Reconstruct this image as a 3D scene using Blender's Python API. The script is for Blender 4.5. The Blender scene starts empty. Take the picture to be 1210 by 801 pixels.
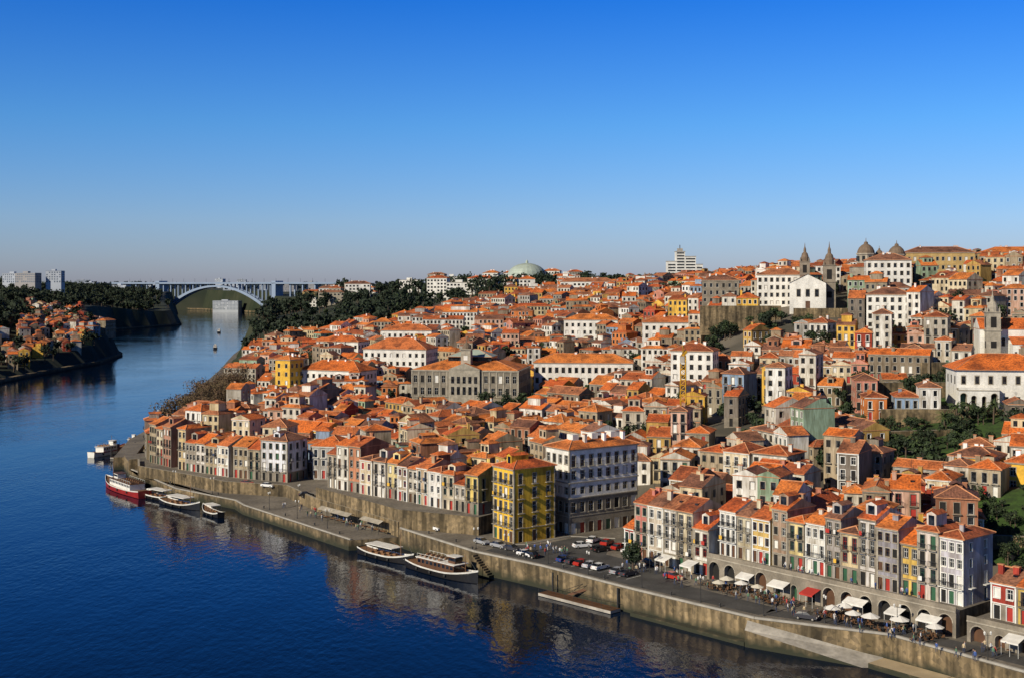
import bpy, math, random
import numpy as np
from mathutils import Vector, Matrix
R = random.Random(7)
NR = np.random.RandomState(5)
scene = bpy.context.scene
COL = scene.collection

# ---------------------------------------------------------------- materials
MATS = {}
def newmat(name):
    m = bpy.data.materials.new(name); m.use_nodes = True
    nt = m.node_tree; b = nt.nodes.get('Principled BSDF')
    MATS[name] = m
    return m, nt, b
def N(nt, t, **kw):
    n = nt.nodes.new(t)
    for k, v in kw.items(): setattr(n, k, v)
    return n
def mixmul(nt, a, b, fac=1.0, mode='MULTIPLY'):
    n = N(nt, 'ShaderNodeMix', data_type='RGBA', blend_type=mode)
    n.inputs[0].default_value = fac
    for s, i in ((a, 6), (b, 7)):
        if isinstance(s, (tuple, list)): n.inputs[i].default_value = (*s[:3], 1)
        else: nt.links.new(s, n.inputs[i])
    return n
def noisecol(nt, coord, scale, c0, c1, p0=0.3, p1=0.7, detail=4, stretch=None):
    src = coord
    if stretch:
        mp = N(nt, 'ShaderNodeMapping'); mp.inputs['Scale'].default_value = stretch
        nt.links.new(coord, mp.inputs[0]); src = mp.outputs[0]
    nz = N(nt, 'ShaderNodeTexNoise'); nz.inputs['Scale'].default_value = scale; nz.inputs['Detail'].default_value = detail
    nt.links.new(src, nz.inputs['Vector'])
    cr = N(nt, 'ShaderNodeValToRGB')
    cr.color_ramp.elements[0].position = p0; cr.color_ramp.elements[0].color = (*c0, 1)
    cr.color_ramp.elements[1].position = p1; cr.color_ramp.elements[1].color = (*c1, 1)
    nt.links.new(nz.outputs[0], cr.inputs[0])
    return cr.outputs[0]
def simple(name, c, rough=0.85, var=0.25, scale=0.5, metal=0.0, world=False, stretch=None, scale2=None, var2=0.2):
    m, nt, b = newmat(name)
    g = N(nt, 'ShaderNodeNewGeometry') if world else N(nt, 'ShaderNodeTexCoord')
    co = g.outputs['Position'] if world else g.outputs['Object']
    out = noisecol(nt, co, scale, tuple(x*(1-var) for x in c), tuple(min(1, x*(1+var*0.6)) for x in c), stretch=stretch)
    if scale2:
        o2 = noisecol(nt, co, scale2, (1-var2,)*3, (1+var2*0.3,)*3)
        out = mixmul(nt, out, o2).outputs[2]
    nt.links.new(out, b.inputs['Base Color'])
    b.inputs['Roughness'].default_value = rough; b.inputs['Metallic'].default_value = metal
    return m
def objcolmat(name, rough, grime=True):
    m, nt, b = newmat(name)
    oi = N(nt, 'ShaderNodeObjectInfo'); tc = N(nt, 'ShaderNodeNewGeometry')
    out = oi.outputs['Color']
    if grime:
        g = noisecol(nt, tc.outputs['Position'], 0.4, (0.46, 0.42, 0.36), (1, 1, 1), 0.3, 0.56, 6, stretch=(1, 1, 0.3))
        g2 = noisecol(nt, tc.outputs['Position'], 2.4, (0.68, 0.65, 0.60), (1, 1, 1), 0.34, 0.6, stretch=(1, 1, 0.15))
        out = mixmul(nt, mixmul(nt, out, g).outputs[2], g2).outputs[2]
    nt.links.new(out, b.inputs['Base Color']); b.inputs['Roughness'].default_value = rough
    return m
objcolmat('plaster', 0.9)
objcolmat('paint', 0.25, False)
objcolmat('cloth', 0.9, False)
def roofmat(name, cols):
    m, nt, b = newmat(name)
    oi = N(nt, 'ShaderNodeObjectInfo'); tc = N(nt, 'ShaderNodeNewGeometry'); to = N(nt, 'ShaderNodeTexCoord')
    cr = N(nt, 'ShaderNodeValToRGB'); cr.color_ramp.interpolation = 'CONSTANT'
    while len(cr.color_ramp.elements) < len(cols): cr.color_ramp.elements.new(0.5)
    for i, c in enumerate(cols):
        cr.color_ramp.elements[i].position = i/len(cols); cr.color_ramp.elements[i].color = (*c, 1)
    nt.links.new(oi.outputs['Random'], cr.inputs[0])
    g1 = noisecol(nt, tc.outputs['Position'], 0.22, (0.42, 0.40, 0.40), (1.05, 1.04, 1.0), 0.34, 0.56, 5)
    g2 = noisecol(nt, tc.outputs['Position'], 1.9, (0.50, 0.50, 0.52), (1.15, 1.15, 1.12), 0.36, 0.62, 5)
    o = mixmul(nt, mixmul(nt, cr.outputs[0], g1).outputs[2], g2).outputs[2]
    nt.links.new(o, b.inputs['Base Color']); b.inputs['Roughness'].default_value = 0.85
    w = N(nt, 'ShaderNodeTexWave'); w.inputs['Scale'].default_value = 1.1; w.inputs['Distortion'].default_value = 0.8
    w.bands_direction = 'X'; nt.links.new(to.outputs['Object'], w.inputs['Vector'])
    bp = N(nt, 'ShaderNodeBump'); bp.inputs['Strength'].default_value = 0.6; bp.inputs['Distance'].default_value = 0.09
    nt.links.new(w.outputs[1], bp.inputs['Height']); nt.links.new(bp.outputs[0], b.inputs['Normal'])
roofmat('roof_tile', [(0.68,0.16,0.03), (0.50,0.12,0.03), (0.76,0.23,0.045), (0.36,0.09,0.03), (0.64,0.18,0.05), (0.24,0.10,0.06), (0.72,0.17,0.025), (0.44,0.16,0.07), (0.60,0.12,0.025), (0.30,0.13,0.075), (0.70,0.20,0.04)])
simple('ridge_tile', (0.55, 0.24, 0.11), 0.85, 0.3, 1.5)
m, nt, b = newmat('glass')
tc = N(nt, 'ShaderNodeNewGeometry')
o = noisecol(nt, tc.outputs['Position'], 0.9, (0.004, 0.005, 0.007), (0.04, 0.043, 0.048), 0.4, 0.75, 1)
nt.links.new(o, b.inputs['Base Color']); b.inputs['Roughness'].default_value = 0.15
simple('white_paint', (0.70, 0.69, 0.64), 0.6, 0.2, world=True)
simple('green_paint', (0.03, 0.10, 0.05), 0.5, 0.2)
simple('red_paint', (0.36, 0.03, 0.02), 0.5, 0.25)
simple('brown_paint', (0.10, 0.045, 0.02), 0.6, 0.3)
simple('iron', (0.03, 0.03, 0.03), 0.5, 0.2)
simple('dark_interior', (0.012, 0.011, 0.010), 0.9, 0.2)
simple('granite', (0.25, 0.215, 0.165), 0.9, 0.4, 0.3, scale2=2.5, world=True)
simple('granite_light', (0.37, 0.33, 0.26), 0.9, 0.3, 0.6, scale2=3, world=True)
m, nt, b = newmat('masonry')
tc = N(nt, 'ShaderNodeNewGeometry')
o1 = noisecol(nt, tc.outputs['Position'], 0.13, (0.11, 0.085, 0.05), (0.36, 0.27, 0.155), 0.3, 0.65, 6)
vo = N(nt, 'ShaderNodeTexVoronoi'); vo.inputs['Scale'].default_value = 1.3
nt.links.new(tc.outputs['Position'], vo.inputs['Vector'])
cr = N(nt, 'ShaderNodeValToRGB'); cr.color_ramp.elements[0].color = (0.5, 0.5, 0.5, 1); cr.color_ramp.elements[1].color = (1.15, 1.12, 1.05, 1)
nt.links.new(vo.outputs['Color'], cr.inputs[0])
st_ = noisecol(nt, tc.outputs['Position'], 0.8, (0.35, 0.35, 0.32), (1, 1, 1), 0.38, 0.6, 4, stretch=(1, 1, .12))
o2 = mixmul(nt, mixmul(nt, o1, cr.outputs[0]).outputs[2], st_).outputs[2]
sx = N(nt, 'ShaderNodeSeparateXYZ'); nt.links.new(tc.outputs['Position'], sx.inputs[0])
nzh = N(nt, 'ShaderNodeTexNoise'); nzh.inputs['Scale'].default_value = .35; nt.links.new(tc.outputs['Position'], nzh.inputs['Vector'])
ad = N(nt, 'ShaderNodeMath', operation='MULTIPLY_ADD'); ad.inputs[1].default_value = -2.4; nt.links.new(nzh.outputs[0], ad.inputs[0]); nt.links.new(sx.outputs[2], ad.inputs[2])
mr = N(nt, 'ShaderNodeMapRange'); mr.inputs[1].default_value = -0.7; mr.inputs[2].default_value = 0.9
nt.links.new(ad.outputs[0], mr.inputs[0])
mm = mixmul(nt, (0.028, 0.030, 0.016), o2, 1, 'MIX'); nt.links.new(mr.outputs[0], mm.inputs[0])
nt.links.new(mm.outputs[2], b.inputs['Base Color']); b.inputs['Roughness'].default_value = 0.95
simple('paving', (0.19, 0.165, 0.13), 0.9, 0.4, 0.12, world=True, scale2=1.2, var2=0.35)
simple('asphalt', (0.065, 0.062, 0.058), 0.9, 0.35, 0.25, world=True, scale2=2)
simple('kerb_stone', (0.34, 0.32, 0.28), 0.9, 0.2, 0.6)
simple('line_paint', (0.65, 0.65, 0.62), 0.7, 0.3, 2)
simple('concrete', (0.38, 0.35, 0.30), 0.9, 0.35, 0.3, world=True, scale2=1.5)
simple('bridge_concrete', (0.24, 0.31, 0.42), 0.9, 0.08, 0.05)  # blue distance haze is mixed into the concrete colour
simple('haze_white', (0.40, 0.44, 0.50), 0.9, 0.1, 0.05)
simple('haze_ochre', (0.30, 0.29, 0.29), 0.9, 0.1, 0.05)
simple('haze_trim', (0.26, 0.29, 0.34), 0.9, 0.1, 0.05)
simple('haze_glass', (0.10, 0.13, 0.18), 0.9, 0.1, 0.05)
simple('sand_stone', (0.42, 0.33, 0.20), 0.9, 0.2, 0.3)
simple('grass', (0.038, 0.085, 0.010), 0.95, 0.6, 0.25, world=True, scale2=1.6, var2=.4)
simple('bark', (0.09, 0.065, 0.045), 0.95, 0.3, 2)
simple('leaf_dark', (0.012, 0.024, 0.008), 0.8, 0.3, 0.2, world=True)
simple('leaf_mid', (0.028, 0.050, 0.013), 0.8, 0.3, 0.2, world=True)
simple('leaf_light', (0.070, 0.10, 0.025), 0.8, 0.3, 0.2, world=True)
simple('leaf_far', (0.030, 0.048, 0.060), 0.9, 0.25, 0.02, world=True)  # far foliage, tinted bluish to paint in the haze of distance
simple('leaf_autumn', (0.12, 0.085, 0.04), 0.9, 0.4, 0.3, world=True)
simple('twig', (0.13, 0.08, 0.045), 0.9, 0.4, 0.5, world=True)
simple('wall_white', (0.76, 0.74, 0.68), 0.9, 0.25, 0.3, stretch=(1, 1, .4), scale2=2, world=True)
simple('wall_yellow', (0.72, 0.42, 0.05), 0.9, 0.25, 0.4, scale2=2, world=True)
simple('wall_ochre', (0.50, 0.34, 0.13), 0.9, 0.25, 0.4, scale2=2, world=True)
simple('dome_tile', (0.17, 0.12, 0.08), 0.8, 0.3, 0.6)
simple('dome_green', (0.36, 0.42, 0.36), 0.6, 0.15, 0.2)
simple('canvas_white', (0.70, 0.68, 0.63), 0.85, 0.18, 0.9, world=True)
simple('canvas_red', (0.42, 0.03, 0.02), 0.85, 0.2, 0.6)
simple('wood', (0.20, 0.10, 0.045), 0.7, 0.3, 1.0, stretch=(1, 6, 1))
simple('hull_black', (0.015, 0.014, 0.014), 0.35, 0.2)
simple('hull_red', (0.28, 0.02, 0.015), 0.4, 0.2)
simple('crane_yellow', (0.65, 0.35, 0.02), 0.5, 0.1)
simple('rubber', (0.02, 0.02, 0.02), 0.9, 0.1)
simple('skin', (0.45, 0.27, 0.19), 0.7, 0.05)
simple('hair', (0.04, 0.025, 0.015), 0.8, 0.2)
simple('denim', (0.04, 0.06, 0.12), 0.9, 0.2)
m, nt, b = newmat('ground_mat')
g = N(nt, 'ShaderNodeNewGeometry')
c1 = noisecol(nt, g.outputs['Position'], 0.03, (0.06, 0.055, 0.04), (0.14, 0.12, 0.09), 0.4, 0.6)
c2 = noisecol(nt, g.outputs['Position'], 0.02, (0.012, 0.022, 0.008), (0.035, 0.04, 0.02), 0.35, 0.7, 8)
sx = N(nt, 'ShaderNodeSeparateXYZ'); nt.links.new(g.outputs['Position'], sx.inputs[0])
mr = N(nt, 'ShaderNodeMapRange'); mr.inputs[1].default_value = 650; mr.inputs[2].default_value = 850
nt.links.new(sx.outputs[1], mr.inputs[0])
mx = mixmul(nt, c1, c2, 1, 'MIX'); nt.links.new(mr.outputs[0], mx.inputs[0])
nt.links.new(mx.outputs[2], b.inputs['Base Color']); b.inputs['Roughness'].default_value = 0.95
# water
m, nt, b = newmat('water_mat')
g = N(nt, 'ShaderNodeNewGeometry')
c = noisecol(nt, g.outputs['Position'], 0.006, (0.0003, 0.004, 0.015), (0.0006, 0.007, 0.024), 0.35, 0.65)
nt.links.new(c, b.inputs['Base Color']); b.inputs['Roughness'].default_value = 0.05; b.inputs['IOR'].default_value = 1.33
b.inputs['Specular IOR Level'].default_value = 0.45
def wn(scale, det, stretch=(1, 1, 1)):
    mp = N(nt, 'ShaderNodeMapping'); mp.inputs['Scale'].default_value = stretch; mp.inputs['Rotation'].default_value = (0, 0, 0.6)
    nt.links.new(g.outputs['Position'], mp.inputs[0])
    n = N(nt, 'ShaderNodeTexNoise'); n.inputs['Scale'].default_value = scale; n.inputs['Detail'].default_value = det
    nt.links.new(mp.outputs[0], n.inputs['Vector']); return n.outputs[0]
a1 = wn(0.7, 3, (1, 0.55, 1)); a2 = wn(0.10, 2, (1, 0.5, 1)); a3 = wn(0.018, 3)
mrw = N(nt, 'ShaderNodeMapRange'); mrw.inputs[1].default_value = .35; mrw.inputs[2].default_value = .65; mrw.inputs[3].default_value = .4; mrw.inputs[4].default_value = 1.0
nt.links.new(a3, mrw.inputs[0])
b1 = N(nt, 'ShaderNodeBump'); b1.inputs['Distance'].default_value = 0.10
nt.links.new(mrw.outputs[0], b1.inputs['Strength'])
nt.links.new(a1, b1.inputs['Height'])
b2 = N(nt, 'ShaderNodeBump'); b2.inputs['Strength'].default_value = 1; b2.inputs['Distance'].default_value = 0.12
nt.links.new(a2, b2.inputs['Height']); nt.links.new(b1.outputs[0], b2.inputs['Normal']); nt.links.new(b2.outputs[0], b.inputs['Normal'])

# ---------------------------------------------------------------- mesh builder
class MB:
    def __init__(s): s.v = []; s.f = []; s.m = []
    def face(s, pts, mat):
        i = len(s.v); s.v.extend(pts); s.f.append(tuple(range(i, i+len(pts)))); s.m.append(mat)
    def box(s, x0, x1, y0, y1, z0, z1, mat, bottom=True):
        i = len(s.v)
        s.v.extend([(x0,y0,z0),(x1,y0,z0),(x1,y1,z0),(x0,y1,z0),(x0,y0,z1),(x1,y0,z1),(x1,y1,z1),(x0,y1,z1)])
        fs = [(0,1,5,4),(1,2,6,5),(2,3,7,6),(3,0,4,7),(4,5,6,7)]
        if bottom: fs.append((3,2,1,0))
        for f in fs: s.f.append(tuple(i+k for k in f)); s.m.append(mat)
    def beam(s, p, q, r, mat, r2=None, n=4):
        p = Vector(p); q = Vector(q); r2 = r if r2 is None else r2
        d = (q-p); 
        if d.length < 1e-6: return
        d.normalize(); u = d.orthogonal().normalized(); w = d.cross(u)
        i = len(s.v)
        for c, rr in ((p, r), (q, r2)):
            for k in range(n):
                a = 2*math.pi*(k+.5)/n; s.v.append(tuple(c+(u*math.cos(a)+w*math.sin(a))*rr))
        for k in range(n):
            s.f.append((i+k, i+(k+1) % n, i+n+(k+1) % n, i+n+k)); s.m.append(mat)
        s.f.append(tuple(i+n+k for k in range(n))); s.m.append(mat)
        s.f.append(tuple(i+n-1-k for k in range(n))); s.m.append(mat)
    def lathe(s, cx, cy, prof, mat, n=12):
        i = len(s.v)
        for r, z in prof:
            for k in range(n):
                a = 2*math.pi*k/n; s.v.append((cx+r*math.cos(a), cy+r*math.sin(a), z))
        for j in range(len(prof)-1):
            for k in range(n):
                s.f.append((i+j*n+k, i+j*n+(k+1) % n, i+(j+1)*n+(k+1) % n, i+(j+1)*n+k)); s.m.append(mat)
    def obj(s, name, loc=(0,0,0), ang=0, color=None, smooth=False, parent=None):
        me = bpy.data.meshes.new(name); me.from_pydata(s.v, [], s.f)
        used = []; idx = []
        mp = {}
        for k in s.m:
            if k not in mp: mp[k] = len(used); used.append(k)
            idx.append(mp[k])
        for k in used: me.materials.append(MATS[k])
        me.polygons.foreach_set('material_index', idx)
        if smooth: me.polygons.foreach_set('use_smooth', [True]*len(idx))
        me.update()
        o = bpy.data.objects.new(name, me); COL.objects.link(o)
        o.location = loc; o.rotation_euler = (0, 0, ang)
        if color: o.color = (*color, 1)
        if parent: o.parent = parent
        return o
def dup(o, loc, ang=0, color=None, scale=1):
    c = bpy.data.objects.new(o.name.split('.')[0], o.data); COL.objects.link(c)
    c.location = loc; c.rotation_euler = (0, 0, ang); c.scale = (scale,)*3
    c.color = (*color, 1) if color else o.color
    return c

# ---------------------------------------------------------------- terrain
CP = [(52,285,6),(69,380,20),(91,500,36),(102,560,46),(119,650,60),(-1,285,5),(-1,370,8),(-2,470,9),(-2,544,10),(-2,680,24),(-3,850,38),(-4,1050,50),
(-46,328,5),(-68,480,8),(-96,680,19),(-120,850,27),(-148,1050,38),(-184,1300,50),(79,265,9),(93,310,15),(108,360,19),(129,430,31),(150,500,43),(174,580,57),
(87,215,5),(106,262,12),(129,320,18.5),(153,380,27),(181,450,38.5),(226,560,57),(262,650,68),(25,272,5),(33,350,10),(42,450,13),(52,560,14),(65,700,33),(88,950,54),
(-85,380,4.5),(-105,470,5),(-134,600,5),(-170,760,8),(-200,900,14),(-281,1600,24),(-300,1900,22),(-250,2100,50),(-150,1600,56),(0,1400,59),(100,1300,61),(300,1000,70),(350,750,70),
(200,1500,62),(500,1000,70),(400,500,64),(300,300,40),(200,200,20),(120,150,8),(-350,820,5),(-400,900,14),(-470,950,36),(-560,1150,58),(-700,1200,70),(-450,1200,24),(-500,1380,18),
(-560,1600,36),(-600,1900,24),(-720,1900,52),(-800,2300,50),(-950,2000,62),(-1000,1400,74),(-600,700,60),(-450,600,30),(-500,3300,46),(-300,2800,52),(-1100,3600,52),(0,2500,58),(-400,2400,35),
(-220,1100,30),(-290,1350,28),(-250,1000,6),(-278,1345,6),(-40,300,4),(150,1100,61),(60,1150,57),(-60,1200,53),(50,630,24),(20,610,14),(150,640,61),(120,235,12),(140,260,22)]
CPA = np.array(CP, float)
def _k(a, b): return -np.sqrt(((a[:, None, :]-b[None, :, :])**2).sum(2)+36)
n = len(CPA); A = np.zeros((n+1, n+1)); A[:n, :n] = _k(CPA[:, :2], CPA[:, :2]) + np.eye(n)*-4; A[:n, n] = 1; A[n, :n] = 1
WT = np.linalg.solve(A, np.append(CPA[:, 2], 0))
def HH(P):
    P = np.atleast_2d(P).astype(float)
    out = np.empty(len(P))
    for i in range(0, len(P), 4000):
        q = P[i:i+4000]; out[i:i+4000] = _k(q, CPA[:, :2])@WT[:n]+WT[n]
    out = np.clip(out, 4.2, 78)
    r = np.hypot(P[:, 0], P[:, 1]); t = np.clip((r-3200)/1500, 0, 1)
    return out*(1-t)+(54+5*np.sin(P[:, 0]/700)*np.cos(P[:, 1]/900))*t
def H(x, y): return float(HH([[x, y]])[0])
NORTH = [(400,-150),(200,50),(120,142),(81,188),(64.6,210.6),(43.5,221),(23.4,242.3),(6.3,262),(-8.6,276),(-28,303),(-39.8,299),(-76,346),(-80,354),(-103,374),(-129,413),(-136,430),
(-146,480),(-152,560),(-165,640),(-180,720),(-200,850),(-235,1050),(-262,1230),(-288,1330),(-300,1480),(-290,1560),(-330,1800),(-360,2005),(-430,2300),(-560,2700),(-760,3000),(-1300,3300)]
SOUTH = [(-1300,3150),(-900,2880),(-720,2640),(-700,2540),(-634,2299),(-520,1923),(-555,1713),(-505,1450),(-416,1257),(-354,1109),(-335,992),(-337,898),(-336,805),(-290,500),(-210,250),(-100,60),(0,-60),(300,-400)]
RIV = np.array(NORTH+SOUTH, float)
def inpoly(P, poly):
    x, y = P[:, 0], P[:, 1]; ins = np.zeros(len(P), bool); j = len(poly)-1
    for i in range(len(poly)):
        xi, yi = poly[i]; xj, yj = poly[j]
        c = ((yi > y) != (yj > y)) & (x < (xj-xi)*(y-yi)/((yj-yi) if yj != yi else 1e-9)+xi)
        ins ^= c; j = i
    return ins
def sdist(P):
    P = np.atleast_2d(P).astype(float); d = np.full(len(P), 1e9)
    for i in range(len(RIV)):
        a = RIV[i]; b = RIV[(i+1) % len(RIV)]; ab = b-a
        t = np.clip(((P-a)@ab)/(ab@ab), 0, 1); d = np.minimum(d, np.hypot(*(P-a-t[:, None]*ab).T))
    return np.where(inpoly(P, RIV), -d, d)
P0A = Vector((84, 201)); TA = Vector((-0.643, 0.766)); NA = Vector((0.766, 0.643))
def A_(s, o=0): p = P0A+TA*s+NA*o; return (p.x, p.y)
QA = [(120,142),(81,188),(64.6,210.6),(43.5,221),(23.4,242.3),(6.3,262),(-8.6,276),(-28,303),(-14,297),(-4,309),(22,342),(46,326),(33,280),A_(60,8),A_(-20,8),(140,150)]
QL = [(-28,303),(-39.8,299),(-76,346),(-80,354),(-103,374),(-129,413),(-126,414),(-121,398),(-100,380),(-86,367),(-66,360),(-54,338)]
QC = [(-136,430),(-129,413),(-126,414),(-121,398),(-100,380),(-86,367),(-66,360),(-54,338),(-46,346),(-52,376),(-88,396),(-122,424),(-130,436)]
QB = [(-8,294.5),(-28,304.5),(-54,338),(-42,352),(2,309)]
QT = [A_(11.5,0),A_(67,0),A_(67,17),A_(11.5,17)]
QR = [A_(-22,0),A_(9.5,0),A_(9.5,17),A_(-22,17)]
def prism(name, poly, zt, zb, mt, ms):
    ar = sum(poly[i-1][0]*poly[i][1]-poly[i][0]*poly[i-1][1] for i in range(len(poly)))
    if ar < 0: poly = poly[::-1]
    mb = MB(); mb.face([(x, y, zt) for x, y in poly], mt)
    for i in range(len(poly)):
        a = poly[i-1]; b = poly[i]; mb.face([(*a, zb), (*b, zb), (*b, zt), (*a, zt)], ms)
    return mb.obj(name)
prism('riverside_quay', QA, 4.6, -6, 'paving', 'masonry')
prism('lower_quay', QL, 2.5, -6, 'paving', 'masonry')
prism('upper_street', QC, 5.0, -6, 'paving', 'masonry')
prism('masonry_terrace', QB, 9.0, -6, 'paving', 'masonry')
prism('masonry_terrace', QT, 9.2, 0, 'paving', 'masonry')
prism('masonry_terrace', QR, 8.2, 0, 'paving', 'masonry')

def axis(segs):
    out = [segs[0][0]]
    for a, b, s in segs:
        k = max(1, int(round((b-a)/s))); out += [a+(b-a)*(i+1)/k for i in range(k)]
    return np.array(out)
X = axis([(-16000,-4000,1500),(-4000,-1500,150),(-1500,-800,35),(-800,-180,11),(-180,260,4.5),(260,500,15),(500,1500,80),(1500,16000,1500)])
Y = axis([(-3000,-400,400),(-400,130,25),(130,640,4.5),(640,1400,10),(1400,3000,18),(3000,5000,100),(5000,24000,1600)])
gx, gy = np.meshgrid(X, Y); P = np.stack([gx.ravel(), gy.ravel()], 1)
sd = sdist(P); Z = HH(P)
near = (P[:, 1] < 640) & (P[:, 0] > -180)
Z = np.where(sd < np.where(near, 4.5, 7), -6.0, Z)
for q in (QA, QL, QC): Z[inpoly(P, q)] = np.minimum(Z[inpoly(P, q)], 0.8)
for q in (QB, QT, QR): Z[inpoly(P, q)] = np.minimum(Z[inpoly(P, q)], 6)
nx, ny = len(X), len(Y); ii = (np.arange(ny-1)[:, None]*nx+np.arange(nx-1)[None, :]).ravel()
me = bpy.data.meshes.new('ground'); me.from_pydata(np.column_stack([P, Z]).tolist(), [], np.stack([ii, ii+1, ii+nx+1, ii+nx], 1).tolist())
me.materials.append(MATS['ground_mat']); me.polygons.foreach_set('use_smooth', [True]*len(ii)); COL.objects.link(bpy.data.objects.new('ground', me))
mb = MB(); mb.face([(-9000,-3000,0),(3000,-3000,0),(3000,9000,0),(-9000,9000,0)], 'water_mat'); mb.obj('river_water')
def wallline(name, pts, z0, z1, th, mat, cap=None):
    mb = MB()
    for a, b in zip(pts[:-1], pts[1:]):
        a = Vector(a); b = Vector(b); d = (b-a).normalized(); nn = Vector((-d.y, d.x))*th/2
        za, zb_ = (z1, z1) if not callable(z1) else (z1(*a), z1(*b))
        p = [a-nn, b-nn, b+nn, a+nn]; zz = [za, zb_, zb_, za]
        lo = [(q.x, q.y, z0) for q in p]; hi = [(q.x, q.y, z) for q, z in zip(p, zz)]
        for i in range(4):
            j = (i+1) % 4; mb.face([lo[i], lo[j], hi[j], hi[i]], mat)
        mb.face(hi, cap or mat)
    return mb.obj(name)
wallline('river_wall', NORTH[15:], -5, 4.3, 7, 'masonry', 'paving')
wallline('river_wall', SOUTH[3:], -5, 2.6, 4, 'masonry', 'masonry')
wallline('retaining_wall', [(-129,413),(-126,414),(-121,398),(-100,380),(-86,367),(-66,360),(-54,338),(-28,304.5)], 2, 6.0, 0.6, 'masonry', 'granite_light')
wallline('quay_kerb', [(81.4,188.5),(65,211),(43.8,221.5),(23.7,242.8),(6.6,262.5),(-8.3,276.5),(-27.5,303)], 4.2, 4.95, 0.5, 'kerb_stone')
wallline('quay_kerb', [(-39.3,299.6),(-75.5,346.3),(-79.6,354),(-102.5,374.5),(-128,413)], 2.2, 2.75, 0.5, 'kerb_stone')

# ---------------------------------------------------------------- buildings
REG = []
def rectok(cx, cy, ang, hw, hd, shrink=0.25):
    hw -= shrink; hd -= shrink
    ux, uy = math.cos(ang), math.sin(ang); r = math.hypot(hw, hd)
    for (ox, oy, oux, ouy, ohw, ohd, orr) in REG:
        dx, dy = ox-cx, oy-cy
        if dx*dx+dy*dy > (r+orr)**2: continue
        c = abs(ux*oux+uy*ouy); s = abs(ux*ouy-uy*oux); sep = False
        if abs(dx*ux+dy*uy) > hw+ohw*c+ohd*s: sep = True
        elif abs(-dx*uy+dy*ux) > hd+ohw*s+ohd*c: sep = True
        elif abs(dx*oux+dy*ouy) > ohw+hw*c+hd*s: sep = True
        elif abs(-dx*ouy+dy*oux) > ohd+hw*s+hd*c: sep = True
        if not sep: return False
    return True
def reg(cx, cy, ang, w, d): REG.append((cx, cy, math.cos(ang), math.sin(ang), w/2, d/2, math.hypot(w/2, d/2)))

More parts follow.
